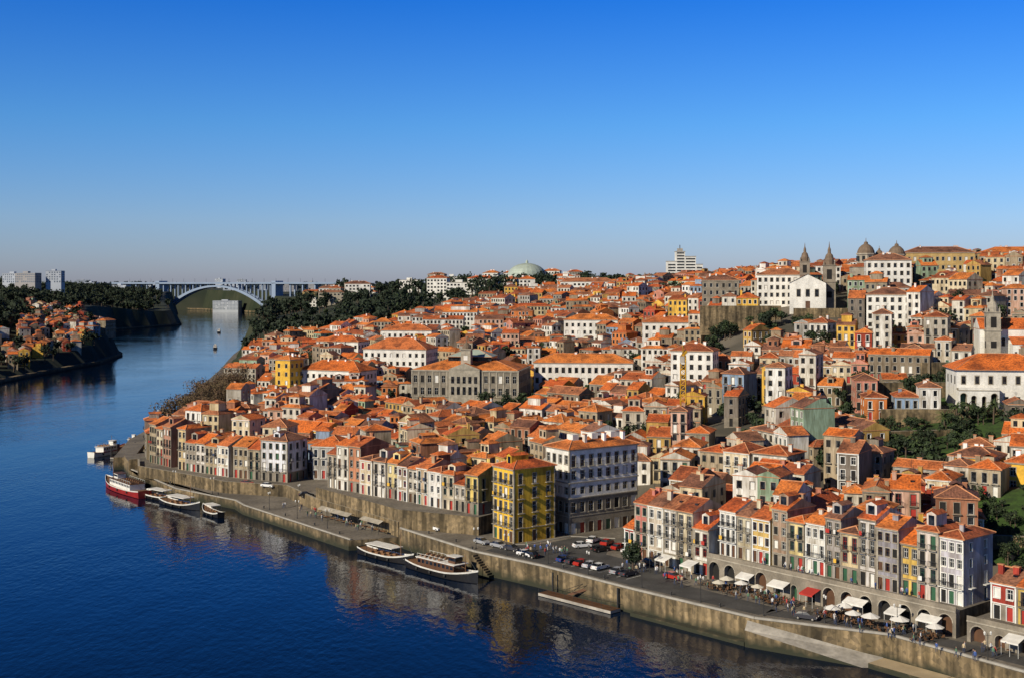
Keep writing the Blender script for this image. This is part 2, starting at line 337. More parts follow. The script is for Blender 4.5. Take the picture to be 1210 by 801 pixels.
def facade(mb, a, b, z0, floors, fh, ncol, wall, lod, frame='white_paint', trim='granite_light', ww=1.1, wh=1.75, ground='door', balc=0, zbase=-6, top=None, rr=R, gw=None, glass='glass'):
    ax, ay = a; bx, by = b; L = math.hypot(bx-ax, by-ay); ex, ey = (bx-ax)/L, (by-ay)/L; nx_, ny_ = ey, -ex
    gw = gw or wall
    def q(s0, s1, za, zb, o, mat):
        x0, y0 = ax+ex*s0+nx_*o, ay+ey*s0+ny_*o; x1, y1 = ax+ex*s1+nx_*o, ay+ey*s1+ny_*o
        mb.face([(x0, y0, za), (x1, y1, za), (x1, y1, zb), (x0, y0, zb)], mat)
    def bx3(s0, s1, za, zb, o0, o1, mat):
        c = [(ax+ex*s+nx_*o, ay+ey*s+ny_*o) for s, o in ((s0, o1), (s1, o1), (s1, o0), (s0, o0))]
        i = len(mb.v)
        mb.v.extend([(x, y, za) for x, y in c]+[(x, y, zb) for x, y in c])
        for f in ((0,1,5,4),(1,2,6,5),(3,0,4,7),(4,5,6,7),(3,2,1,0)): mb.f.append(tuple(i+k for k in f)); mb.m.append(mat)
    ztop = z0+floors*fh+0.4 if top is None else top
    if ncol == 0:
        q(0, L, z0+zbase, ztop, 0, wall); return
    pitch = L/ncol; ww = min(ww, pitch*0.62)
    if lod >= 2:
        q(0, L, z0+zbase, ztop, 0, wall)
        for f in range(floors):
            za = z0+f*fh+(0.2 if f == 0 else 0.85); zb = za+(2.3 if f == 0 else wh)
            for i in range(ncol):
                if rr.random() < .12: continue
                c = (i+.5)*pitch
                q(c-ww/2-.13, c+ww/2+.13, za-.1, zb+.13, 0.03, trim)
                q(c-ww/2, c+ww/2, za, zb, 0.06, glass)
        return
    zprev = z0+zbase
    for f in range(floors):
        wl = gw if f == 0 else wall
        hasb = balc and f > 0 and rr.random() < balc
        if f == 0: sill = z0+(0.05 if ground == 'door' else 0.9); topw = z0+min(fh-.45, 2.6)
        else: sill = z0+f*fh+(0.15 if hasb else 0.8); topw = z0+f*fh+min(fh-.4, .8+wh)
        if f == 1 and gw != wall:
            q(0, L, zprev, z0+fh-.1, 0, gw); zprev = z0+fh-.1
        q(0, L, zprev, sill, 0, wl)
        s = 0
        for i in range(ncol):
            c = (i+.5)*pitch; s0, s1 = c-ww/2, c+ww/2
            q(s, s0, sill, topw, 0, wl); s = s1
            dp = -0.25
            P_ = lambda ss, o: (ax+ex*ss+nx_*o, ay+ey*ss+ny_*o)
            for (sa, sb) in ((s0, s0), (s1, s1)):
                pa = P_(sa, 0); pb = P_(sa, dp)
                mb.face([(*pa, sill), (*pb, sill), (*pb, topw), (*pa, topw)], trim)
            pa = P_(s0, 0); pb = P_(s1, 0); pc = P_(s1, dp); pd = P_(s0, dp)
            mb.face([(*pa, topw), (*pb, topw), (*pc, topw), (*pd, topw)], trim)
            mb.face([(*pa, sill), (*pb, sill), (*pc, sill), (*pd, sill)], trim)
            if f == 0 and ground == 'door':
                q(s0, s1, sill, topw, dp, rr.choice([frame, 'dark_interior', 'dark_interior', 'brown_paint', 'green_paint', 'red_paint']))
            else:
                st = rr.random()
                if st < 0.10: q(s0, s1, sill, topw, dp+.05, 'canvas_white' if st < .05 else frame)
                elif st < .19: q(s0, s1, sill, topw, dp, 'dark_interior')
                else:
                    q(s0, s1, sill, topw, dp, frame)
                    fw = 0.065
                    if lod == 0:
                        mz = sill+(topw-sill)*0.62; mc = (s0+s1)/2
                        for (u0, u1) in ((s0+fw, mc-fw/2), (mc+fw/2, s1-fw)):
                            q(u0, u1, sill+fw, mz-fw/2, dp+.02, glass); q(u0, u1, mz+fw/2, topw-fw, dp+.02, glass)
                    else: q(s0+fw*1.2, s1-fw*1.2, sill+fw, topw-fw, dp+.02, glass)
            t = 0.14
            q(s0-t, s0, sill-.02, topw+t, .04, trim); q(s1, s1+t, sill-.02, topw+t, .04, trim); q(s0, s1, topw, topw+t, .04, trim)
            if lod == 0 and not hasb and f > 0: bx3(s0-t, s1+t, sill-.14, sill, 0, .14, trim)
            if hasb:
                if lod == 0:
                    bx3(s0-.35, s1+.35, sill-.15, sill-.02, 0, .6, trim)
                    bx3(s0-.3, s1+.3, sill+.93, sill+1.0, .5, .56, 'iron')
                    k = 7
                    for j in range(k):
                        sj = s0-.3+(s1-s0+.6)*j/(k-1); bx3(sj-.025, sj+.025, sill, sill+.95, .51, .55, 'iron')
                    if rr.random() < .16:
                        w_ = rr.uniform(.3, .9); bx3(s0, s0+w_, sill+.25, sill+1.03, .57, .62, rr.choice(['canvas_white','canvas_red','denim','wall_yellow']))
                else: bx3(s0-.35, s1+.35, sill-.15, sill-.02, 0, .6, trim)
        q(s, L, sill, topw, 0, wl); zprev = topw
    q(0, L, zprev, ztop, 0, wall)
    if lod == 0:
        bx3(0, L, z0+fh-.18, z0+fh-.02, 0, .08, trim)
        for s_ in (0.0, L-.3): bx3(s_, s_+.3, z0-1, ztop, 0, .06, trim)
def roof(mb, w, d, z, kind, slope=0.42, oh=0.4, mat='roof_tile', wall='plaster', lod=1, rr=R, ridge=True):
    X0, Y0 = w/2+(oh if kind == 'hip' else 0.12), d/2+oh
    if kind == 'gabley': X0, Y0 = w/2+oh, d/2+.12
    t = 0.16
    mb.face([(-X0,-Y0,z),(-X0,Y0,z),(X0,Y0,z),(X0,-Y0,z)], wall)
    c = [(-X0,-Y0),(X0,-Y0),(X0,Y0),(-X0,Y0)]
    for i in range(4):
        a, b = c[i], c[(i+1) % 4]; mb.face([(*a, z),(*b, z),(*b, z+t),(*a, z+t)], 'ridge_tile')
    z += t
    if kind == 'gable':
        h = Y0*slope
        mb.face([(-X0,-Y0,z),(X0,-Y0,z),(X0,0,z+h),(-X0,0,z+h)], mat); mb.face([(X0,Y0,z),(-X0,Y0,z),(-X0,0,z+h),(X0,0,z+h)], mat)
        mb.face([(-X0,Y0,z),(-X0,-Y0,z),(-X0,0,z+h)], wall); mb.face([(X0,-Y0,z),(X0,Y0,z),(X0,0,z+h)], wall)
        if ridge: mb.beam((-X0,0,z+h), (X0,0,z+h), .16, 'ridge_tile')
    elif kind == 'gabley':
        h = X0*slope
        mb.face([(X0,-Y0,z),(X0,Y0,z),(0,Y0,z+h),(0,-Y0,z+h)], mat); mb.face([(-X0,Y0,z),(-X0,-Y0,z),(0,-Y0,z+h),(0,Y0,z+h)], mat)
        mb.face([(-X0,-Y0,z),(X0,-Y0,z),(0,-Y0,z+h)], wall); mb.face([(X0,Y0,z),(-X0,Y0,z),(0,Y0,z+h)], wall)
        if ridge: mb.beam((0,-Y0,z+h), (0,Y0,z+h), .16, 'ridge_tile')
    else:
        k = min(X0, Y0); h = k*slope
        if X0 >= Y0: r0, r1 = (-(X0-k), 0), (X0-k, 0)
        else: r0, r1 = (0, -(Y0-k)), (0, Y0-k)
        a, b = (*r0, z+h), (*r1, z+h)
        if X0 >= Y0:
            mb.face([(-X0,-Y0,z),(X0,-Y0,z),b,a], mat); mb.face([(X0,Y0,z),(-X0,Y0,z),a,b], mat)
            mb.face([(-X0,Y0,z),(-X0,-Y0,z),a], mat); mb.face([(X0,-Y0,z),(X0,Y0,z),b], mat)
            e = [((-X0,-Y0,z),a),((-X0,Y0,z),a),((X0,-Y0,z),b),((X0,Y0,z),b),(a,b)]
        else:
            mb.face([(X0,-Y0,z),(X0,Y0,z),b,a], mat); mb.face([(-X0,Y0,z),(-X0,-Y0,z),a,b], mat)
            mb.face([(-X0,-Y0,z),(X0,-Y0,z),a], mat); mb.face([(X0,Y0,z),(-X0,Y0,z),b], mat)
            e = [((-X0,-Y0,z),a),((X0,-Y0,z),a),((-X0,Y0,z),b),((X0,Y0,z),b),(a,b)]
        if ridge:
            for p_, q_ in e:
                if (Vector(p_)-Vector(q_)).length > .1: mb.beam(p_, q_, .15, 'ridge_tile')
    return z, h
def chimney(mb, x, y, z0, z1, rr=R):
    s = rr.uniform(.35, .6); mb.box(x-s, x+s, y-s*.6, y+s*.6, z0, z1, 'plaster'); mb.box(x-s-.1, x+s+.1, y-s*.6-.1, y+s*.6+.1, z1, z1+.15, 'ridge_tile')
WHITE = [(.76,.74,.69),(.72,.70,.64),(.78,.77,.74),(.64,.61,.54)]
COLS = WHITE*2+[(.70,.60,.42),(.58,.48,.30),(.74,.45,.07),(.52,.33,.09),(.58,.25,.18),(.42,.06,.03),(.38,.37,.35),(.24,.21,.17),(.30,.26,.19),(.26,.36,.50),(.62,.20,.05),(.44,.36,.25),(.52,.46,.37),(.26,.21,.15),(.20,.17,.14),(.34,.27,.18),(.62,.58,.50),(.42,.39,.33),(.30,.42,.30),(.66,.42,.32),(.36,.16,.09)]
def house(x, y, z, ang, w, d, floors, color, kind='gable', lod=1, fh=3.1, ncol=None, name='row_house', sides=True, balc=0.3, trim=None, frame=None, ground='door', wh=1.75, ww=1.1, slope=None, rr=R, dorm=None, wall='plaster', zbase=-6):
    mb = MB(); ncol = ncol if ncol is not None else max(1, int(w/2.3))
    trim = trim or rr.choice(['granite_light', 'granite', 'granite', 'white_paint', 'granite_light']); frame = frame or rr.choice(['white_paint', 'white_paint', 'white_paint', 'green_paint', 'brown_paint', 'red_paint'])
    hw, hd = w/2, d/2; gw = 'granite' if rr.random() < .4 else wall
    ft = lambda a, b, nc, l=lod: facade(mb, a, b, 0, floors, fh, nc, wall, l, frame, trim, ww, wh, ground, balc, zbase, rr=rr, gw=gw)
    ft((-hw,-hd), (hw,-hd), ncol)
    ns = max(1, int(d/3.2)) if sides else 0
    ft((hw,-hd), (hw,hd), ns, max(lod, 1) if name == 'row_house' else lod); ft((-hw,hd), (-hw,-hd), ns, max(lod, 1))
    ft((hw,hd), (-hw,hd), ncol, max(lod, 1) if lod < 2 else 2)
    ht = floors*fh+.4
    if lod < 2: mb.box(-hw-.02, hw+.02, -hd-.25, -hd-.01, ht-.3, ht-.01, trim)
    slope = slope or rr.uniform(.34, .52)
    zr, h = roof(mb, w, d, ht, kind, slope, lod=lod, rr=rr, ridge=lod < 2)
    for _ in range(rr.choice([0, 1, 1, 2])):
        cx = rr.uniform(-hw*.8, hw*.8); cy = rr.uniform(-hd*.5, hd*.5); chimney(mb, cx, cy, ht, zr+h+rr.uniform(.2, 1.0), rr)
    if (dorm if dorm is not None else rr.random() < .28) and kind != 'gabley' and hd > 3.5:
        dw = min(rr.uniform(.9, 2.2), hw*.6)
        z0 = zr+.3; z1 = z0+rr.uniform(1.4, 2.4); y0 = -hd*.72
        mb.box(-dw, dw, y0, hd*.1, z0-.6, z1, 'plaster'); mb.face([(-dw*.6,y0-.03,z0+.4),(dw*.6,y0-.03,z0+.4),(dw*.6,y0-.03,z1-.2),(-dw*.6,y0-.03,z1-.2)], 'glass')
        mb.face([(-dw-.2,y0-.25,z1+.02),(0,y0-.25,z1+.6),(0,hd*.1,z1+.6),(-dw-.2,hd*.1,z1+.02)], 'roof_tile'); mb.face([(0,y0-.25,z1+.6),(dw+.2,y0-.25,z1+.02),(dw+.2,hd*.1,z1+.02),(0,hd*.1,z1+.6)], 'roof_tile')
        mb.face([(-dw,y0-.02,z1),(dw,y0-.02,z1),(0,y0-.02,z1+.55)], 'plaster')
    if rr.random() < .14 and lod > 0 and hw > 2.6:
        a_, b_ = hw*.55, hd*.5; zz = zr+h*.3; mb.box(-a_, a_, -b_, b_, zz-1, zz+3, 'plaster')
        for k in (-.5, .5): mb.box(k*a_-.5, k*a_+.5, -b_-.04, -b_, zz+.9, zz+2.4, 'glass')
        roof(mb, a_*2, b_*2, zz+3, 'hip', .45, .3, ridge=False)
    if lod < 2 and rr.random() < .3:
        yy = -hd*.45; zz = zr+(1-.45)*h+.12 if kind != 'gabley' else None
        if zz: mb.box(hw*.3, hw*.3+.8, yy-.5, yy+.5, zz-.3, zz+.1, 'glass')
    if lod < 2 and rr.random() < .6:
        ax_ = rr.uniform(-hw*.6, hw*.6); zt = zr+h+rr.uniform(1.5, 2.6); mb.beam((ax_,0,zr),(ax_,0,zt), .035, 'iron')
        for k in range(4): mb.beam((ax_-.6+k*.1,0,zt-.2-k*.22),(ax_+.6-k*.1,0,zt-.2-k*.22), .025, 'iron')
    reg(x, y, ang, w, d)
    return mb.obj(name, (x, y, z), ang, color)
def arcade(name, a, b, z0, h, nb, wall='granite', depth=1.2, rr=R):
    mb = MB(); L = math.hypot(b[0]-a[0], b[1]-a[1]); ang = math.atan2(b[1]-a[1], b[0]-a[0]); p = L/nb
    for i in range(nb):
        s = i*p; c = s+p/2; r = min(p*.33, h*.42); hs = h*.86-r
        if rr.random() < .25: r *= rr.uniform(.5, .8); hs *= .85
        pts = [(c-r, -1), (c-r, hs)]+[(c+r*math.cos(math.pi*(1-k/8)), hs+r*math.sin(math.pi*(1-k/8))) for k in range(1, 8)]+[(c+r, hs), (c+r, -1)]
        mb.face([(s,0,-1),(c-r,0,-1),(c-r,0,hs),(c-r,0,h),(s,0,h)], wall); mb.face([(c+r,0,-1),(s+p,0,-1),(s+p,0,h),(c+r,0,h),(c+r,0,hs)], wall)
        for k in range(1, len(pts)-2):
            (x0, zA), (x1, zB) = pts[k], pts[k+1]; mb.face([(x0,0,zA),(x1,0,zB),(x1,0,h),(x0,0,h)], wall)
        for k in range(len(pts)-1):
            (x0, zA), (x1, zB) = pts[k], pts[k+1]; mb.face([(x0,0,zA),(x0,depth,zA),(x1,depth,zB),(x1,0,zB)], 'granite_light')
        back = rr.choice(['dark_interior', 'dark_interior', 'dark_interior', 'green_paint', 'brown_paint', 'brown_paint'])
        mb.face([(c-r-.1,depth,-1),(c+r+.1,depth,-1),(c+r+.1,depth,h*.95),(c-r-.1,depth,h*.95)], back)
        for k in range(1, len(pts)-2):
            (x0, zA), (x1, zB) = pts[k], pts[k+1]
            f_ = lambda x_, z_: (c+(x_-c)*1.15, hs+(z_-hs)*1.15)
            e0, e1 = f_(x0, zA), f_(x1, zB); mb.face([(x0,-.05,zA),(x1,-.05,zB),(e1[0],-.05,e1[1]),(e0[0],-.05,e0[1])], 'granite_light')
    mb.box(0, L, -.15, depth, h, h+.25, 'granite_light'); mb.box(0, .02, 0, depth, -1, h, wall); mb.box(L-.02, L, 0, depth, -1, h, wall)
    mb.box(0, L, -.05, .12, h+.25, h+1.0, wall)
    return mb.obj(name, (a[0], a[1], z0), ang)
angA = math.atan2(-TA.y, -TA.x)
arcade('arcade_wall', A_(67, -1.3), A_(11.5, -1.3), 4.6, 4.4, 14)
arcade('arcade_wall', A_(9.5, -1.3), A_(-22, -1.3), 4.6, 3.4, 8)
s = 12.2; rowcol = [(.52,.50,.55),(.62,.55,.50),(.74,.50,.12),(.34,.33,.38),(.66,.63,.60),(.62,.50,.30),(.40,.37,.35),(.72,.70,.64),(.70,.58,.28),(.40,.28,.20),(.64,.44,.14),(.64,.58,.42),(.72,.69,.62)]
fl = [4,4,3,4,4,3,4,3,3,4,3,3,3]; i = 0
while s < 63 and i < 13:
    w = [4.6,4.2,3.6,4.6,3.9,4.2,3.6,4.6,4.0,3.9,4.6,3.8,4.4][i]; d = R.uniform(8, 10); c = A_(s+w/2, 2.2+R.uniform(-.3,.6)+d/2)
    house(*c, 9.2, angA+math.radians(R.uniform(-1.5,1.5)), w-.04, d, fl[i], rowcol[i], R.choice(['gable','gable','hip']), 0, R.uniform(2.65, 3.1), 2 if w < 4.3 else 3, sides=(i == 0), balc=.6, ww=.95, slope=.4)
    s += w; i += 1
s = -20
for w, col, f in ((6,(.55,.25,.06),2),(6,(.72,.5,.1),2),(5.5,(.45,.06,.04),2),(5.5,(.74,.53,.12),2),(4.6,(.42,.05,.03),2)):
    house(*A_(s+w/2, 3+4.5), 8.2, angA, w-.04, 9, f, col, 'gable', 0, 2.9, 2, balc=.4, sides=True); s += w
s = 68
for w, col, f in ((4.2,(.74,.72,.66),3),(4.6,(.68,.6,.42),4),(4.0,(.75,.73,.7),4),(4.5,(.62,.55,.45),4),(4.0,(.55,.2,.16),4),(3.2,(.36,.05,.04),2)):
    house(*A_(s+w/2, .5+5), 4.6, angA, w-.04, 10, f, col, 'gable', 0, 3.0, 2, balc=.5, slope=.42, sides=(w < 3.5)); s += w
def at_corner(cx, cy, w, d, ang):
    return (cx-(w/2*math.cos(ang)+d/2*math.sin(ang)), cy-(w/2*math.sin(ang)-d/2*math.cos(ang)))
angB = math.atan2(-.72, .69); angB2 = angB-math.radians(9)
c = at_corner(0.4, 285.5, 8.6, 12, angB2)
house(*c, 4.6, angB2, 8.6, 12, 5, (.80,.50,.04), 'hip', 0, 3.35, 4, name='corner_house', balc=.8, trim='granite_light', frame='white_paint', dorm=True, slope=.38)
def merchant():
    w, d = 9.6, 21.5; mb = MB(); hw, hd = w/2, d/2
    for a, b, nc in (((-hw,-hd),(hw,-hd),4),((hw,-hd),(hw,hd),8),((hw,hd),(-hw,hd),4),((-hw,hd),(-hw,-hd),8)):
        facade(mb, a, b, 0, 2, 4.3, nc, 'granite', 0, 'white_paint', 'granite_light', 1.5, 2.5, 'door', 0, -5, top=8.6)
        facade(mb, a, b, 8.6, 3, 3.7, nc, 'wall_white', 0, 'white_paint', 'granite_light', 1.25, 2.1, 'win', .5, 0, top=20.3)
    for z in (8.5, 12.2, 20.1): mb.box(-hw-.25, hw+.25, -hd-.25, hd+.25, z, z+.25, 'granite_light')
    roof(mb, w, d, 20.36, 'hip', .36, .5)
    for yy in (-6, 0, 6):
        mb.box(-1.2, 1.2, yy-.9, yy+.9, 21, 23.4, 'wall_white'); chimney(mb, 2.2, yy+2, 20.4, 23.4)
    c = at_corner(13.8, 295.5, w, d, angB2); reg(*c, angB2, w, d); return mb.obj('merchant_building', (*c, 4.6), angB2)
merchant()
TB = Vector((-54+9, 338-294.5)).normalized(); NB = Vector((-TB.y, TB.x))*-1
if NB.x < 0: NB = -NB
PB = Vector((-9, 295)); s = 0.6; i = 0
LB = (Vector((-54,338))-PB).length
bc = [(.72,.54,.15),(.74,.72,.68),(.66,.58,.43),(.72,.7,.66),(.5,.38,.25),(.7,.68,.62),(.42,.35,.26),(.74,.62,.30),(.70,.67,.62),(.62,.52,.36),(.5,.22,.12),(.72,.7,.64),(.52,.46,.37),(.74,.72,.68),(.72,.5,.14)]
while s < LB-3:
    w = R.uniform(3.6, 5.4); d = R.uniform(8.5, 11); p = PB+TB*(s+w/2)+NB*(1.8+R.uniform(-.3,.5)+d/2)
    a = math.atan2(-TB.y, -TB.x)+math.radians(R.uniform(-2,2))
    house(p.x, p.y, 9.0, a, w-.04, d, R.choice([2,3,3,4]), bc[i % 15], R.choice(['gable','gable','hip']), 0, R.uniform(2.7,3.1), 2, balc=.5, ww=.95, sides=(i == 0)); s += w; i += 1
def polyrow(pts, z, wr, dr, fr, cols, lod=0, off=0):
    k = 0
    for a, b in zip(pts[:-1], pts[1:]):
        a = Vector(a); b = Vector(b); L = (b-a).length; t = (b-a)/L; nn = Vector((t.y, -t.x)); s = 0
        if nn.y < 0 and nn.x < 0: nn = -nn
        while s < L-wr[0]*.7:
            w = min(R.uniform(*wr), L-s); d = R.uniform(*dr); p = a+t*(s+w/2)+nn*(off+d/2)
            ang = math.atan2(-t.y, -t.x)
            if rectok(p.x, p.y, ang, w/2, d/2, .6): house(p.x, p.y, z, ang, w-.04, d, R.choice(fr), cols[k % len(cols)], R.choice(['gable','hip','gable']), lod, R.uniform(2.8, 3.2), 2 if w < 5 else 3, balc=.45, sides=(k == 0))
            s += w; k += 1
house(-70, 377, 5, math.atan2(-.45, .89), 10, 10, 4, (.72,.74,.80), 'hip', 0, 3.0, 4, name='corner_house', balc=.3)
polyrow([(-77,375),(-88,381),(-108,397),(-123,414),(-130,434)], 5, (4.4, 6.2), (9, 11), [4,3,4,3,5], [(.55,.48,.34),(.40,.33,.22),(.64,.57,.45),(.45,.37,.24),(.68,.65,.6),(.34,.3,.25),(.60,.45,.22),(.66,.6,.52),(.42,.22,.15)])
def L_block(name, x, y, z, ang, w, d, floors, fh, wall, trim='granite_light', kind='hip', nc=None, nd=None, lod=1, ww=1.3, wh=2.0, slope=.4, color=None, frame='white_paint', zbase=-8, glass='glass'):
    mb = MB(); hw, hd = w/2, d/2; nc = nc or int(w/3.2); nd = nd or max(2, int(d/3.2))
    for a, b, k in (((-hw,-hd),(hw,-hd),nc),((hw,-hd),(hw,hd),nd),((hw,hd),(-hw,hd),nc),((-hw,hd),(-hw,-hd),nd)):
        facade(mb, a, b, 0, floors, fh, k, wall, lod, frame, trim, ww, wh, 'win', 0, zbase, glass=glass)
    h = floors*fh+.4; mb.box(-hw-.3, hw+.3, -hd-.3, hd+.3, h, h+.3, trim)
    if kind != 'flat':
        roof(mb, w, d, h+.32, kind, slope, .4)
        for k in range(3): xx = R.uniform(-hw*.6, hw*.6); chimney(mb, xx, R.uniform(-1, 1), h, h+hd*slope+1.2)
    else: mb.box(-hw+.3, hw-.3, -hd+.3, hd-.3, h+.3, h+.5, trim); mb.box(-hw*.4, hw*.1, -hd*.4, hd*.4, h+.5, h+2.8, wall)
    reg(x, y, ang, w, d); o = mb.obj(name, (x, y, z), ang, color); return o
def bolsa():
    mb = MB(); w, d = 48, 34; hw, hd = w/2, d/2
    for a, b, k in (((-hw,-hd),(hw,-hd),15),((hw,-hd),(hw,hd),11),((hw,hd),(-hw,hd),15),((-hw,hd),(-hw,-hd),11)):
        facade(mb, a, b, 0, 3, 5.4, k, 'granite', 0, 'white_paint', 'granite_light', 1.6, 3.2, 'win', 0, -6)
    mb.box(-hw-.4, hw+.4, -hd-.4, hd+.4, 16.6, 17.2, 'granite_light'); mb.box(-hw-.3, hw+.3, -hd-.3, hd+.3, 5.3, 5.6, 'granite_light')
    for k in range(16): xx = -hw+k*w/15; mb.box(xx-.3, xx+.3, -hd-.22, -hd-.08, 5.6, 16.6, 'granite_light')
    roof(mb, w-1, d-1, 17.22, 'hip', .3, .2)
    mb.box(-7, 7, -hd-1.2, -hd-.25, -5, 17.6, 'granite_light')
    for k in range(-2, 3): mb.box(k*2.6-.7, k*2.6+.7, -hd-1.28, -hd-1.18, 6.5, 10, 'glass'); mb.box(k*2.6-.7, k*2.6+.7, -hd-1.28, -hd-1.18, 11.5, 14.5, 'glass')
    mb.face([(-7.4,-hd-1.4,17.6),(7.4,-hd-1.4,17.6),(0,-hd-1.4,20.5)], 'granite_light'); mb.face([(-7.4,-hd-1.4,17.6),(0,-hd-1.4,20.5),(0,-hd+6,20.5),(-7.4,-hd+6,17.6)], 'roof_tile'); mb.face([(0,-hd-1.4,20.5),(7.4,-hd-1.4,17.6),(7.4,-hd+6,17.6),(0,-hd+6,20.5)], 'roof_tile')
    mb.box(-2.2, 2.2, -hd+2, -hd+6.4, 17, 26, 'granite_light'); mb.box(-2.6, 2.6, -hd+1.6, -hd+6.8, 26, 26.5, 'granite_light')
    mb.lathe(0, -hd+4.2, [(2.1,26.5),(1.9,27.6),(1.1,28.6),(.3,29.2),(.1,32)], 'dome_tile')
    mb.box(-.9, .9, -hd+1.9, -hd+1.97, 21.5, 23.5, 'white_paint')
    mb.box(-10, 10, -6, 8, 19.5, 22.5, 'glass'); roof(mb, 20, 14, 22.5, 'hip', .4, .4, 'dome_green')
    x, y = -18, 560; ang = math.radians(-10); reg(x, y, ang, w+6, d+6); mb.obj('exchange_palace', (x, y, 9.5), ang)
bolsa()
L_block('white_palace', 34, 580, 13, math.radians(-6), 46, 18, 3, 4.8, 'wall_white', nc=15, ww=1.5, wh=2.6)
L_block('market_hall', 52, 538, 15, math.radians(-12), 26, 14, 2, 4, 'red_paint', 'red_paint', ww=1.8, wh=2.8, frame='red_paint')
L_block('convent_building', -58, 640, 18, math.radians(-14), 34, 20, 3, 4.2, 'wall_white', slope=.5)
L_block('convent_building', -84, 592, 11, math.radians(-25), 34, 16, 3, 4, 'wall_white', slope=.5)
L_block('warehouse', -108, 620, 8, math.radians(-60), 40, 14, 3, 3.6, 'wall_ochre')
L_block('yellow_house', -107, 590, 8, math.radians(-30), 9, 10, 5, 4, 'wall_yellow', lod=1)
L_block('manor_house', -60, 720, 25, math.radians(-10), 30, 16, 3, 4, 'wall_white')
L_block('manor_house', 45, 690, 32, math.radians(-10), 30, 14, 3, 4, 'wall_white')
L_block('manor_house', -95, 690, 20, math.radians(-20), 26, 14, 3, 4, 'wall_white')
L_block('manor_house', 78, 600, 34, math.radians(-4), 28, 13, 3, 3.8, 'wall_white')
L_block('manor_house', 70, 470, 28, math.radians(-20), 16, 12, 3, 3.6, 'wall_white')
L_block('hill_mansion', 175, 572, 57, math.radians(-12), 20, 14, 5, 3.6, 'wall_white', lod=1, nc=7)
L_block('hill_palace', 222, 640, 67, math.radians(-8), 34, 14, 3, 4.4, 'wall_ochre', nc=12, lod=1)
L_block('hill_palace', 266, 655, 68, math.radians(-4), 30, 14, 3, 4.2, 'wall_ochre', nc=10, lod=1)
L_block('hill_mansion', 130, 592, 54, math.radians(-16), 22, 14, 4, 3.6, 'wall_white', nc=8)
L_block('hill_mansion', 104, 612, 55, math.radians(-10), 18, 12, 3, 3.6, 'granite', nc=6)
L_block('hill_mansion', 160, 520, 46, math.radians(-20), 18, 13, 4, 3.4, 'wall_white', nc=6)
def cupola(mb, x, y, z, r, h):
    mb.lathe(x, y, [(r,z),(r,z+h*.35),(r*1.12,z+h*.36),(r*1.12,z+h*.42)], 'granite_light', 8)
    for k in range(8):
        a = 2*math.pi*(k+.5)/8; mb.beam((x+r*.93*math.cos(a), y+r*.93*math.sin(a), z+h*.08), (x+r*.93*math.cos(a), y+r*.93*math.sin(a), z+h*.3), r*.2, 'glass')
    mb.lathe(x, y, [(r*1.02,z+h*.42),(r*.98,z+h*.52),(r*.8,z+h*.66),(r*.5,z+h*.77),(r*.25,z+h*.82),(r*.22,z+h*.9),(r*.05,z+h*.93),(.08,z+h*1.08)], 'dome_tile', 16)
def hillchurch():
    mb = MB(); mb.box(-14, 14, -7, 7, -8, 16, 'granite_light'); roof(mb, 28, 14, 16, 'hip', .4)
    for k in range(6): mb.box(-12+k*4.4, -10.6+k*4.4, -7.06, -7, 3, 8, 'glass'); mb.box(-12+k*4.4, -10.6+k*4.4, -7.06, -7, 10, 12.5, 'glass')
    cupola(mb, -7, 0, 18, 4.2, 11.5); cupola(mb, 8, 2, 18, 4.0, 10.5); cupola(mb, 0, 4, 18, 2.2, 8)
    reg(182, 606, 0, 30, 16); mb.obj('domed_church', (182, 606, 57), math.radians(-8))
hillchurch()
def belltower(mb, x, y, w, z0, z1, zs, wall='granite_light', top='dome_tile'):
    h = w/2; mb.box(x-h, x+h, y-h, y+h, z0, z1, wall)
    for (sx_, sy_) in ((0,-1),(1,0),(0,1),(-1,0)):
        cx, cy = x+sx_*(h+.03), y+sy_*(h+.03); q = w*.2
        for zz, hh in ((z1-w*1.1, w*.8), (z1-w*2.6, w*.5)):
            if sx_ == 0: mb.box(cx-q, cx+q, cy-.03, cy+.03, zz, zz+hh, 'dark_interior')
            else: mb.box(cx-.03, cx+.03, cy-q, cy+q, zz, zz+hh, 'dark_interior')
    for zz in (z1, z1-w*1.35): mb.box(x-h-.3, x+h+.3, y-h-.3, y+h+.3, zz, zz+.35, wall)
    for a in (-1, 1):
        for b_ in (-1, 1): mb.lathe(x+a*h*.85, y+b_*h*.85, [(.35,z1+.35),(.3,z1+1.3),(.02,z1+2.3)], wall, 6)
    H_ = zs-z1; mb.lathe(x, y, [(h*.8,z1+.3),(h*.78,z1+H_*.25),(h*.55,z1+H_*.45),(h*.28,z1+H_*.52),(h*.25,z1+H_*.68),(h*.1,z1+H_*.78),(.06,zs)], top, 12)
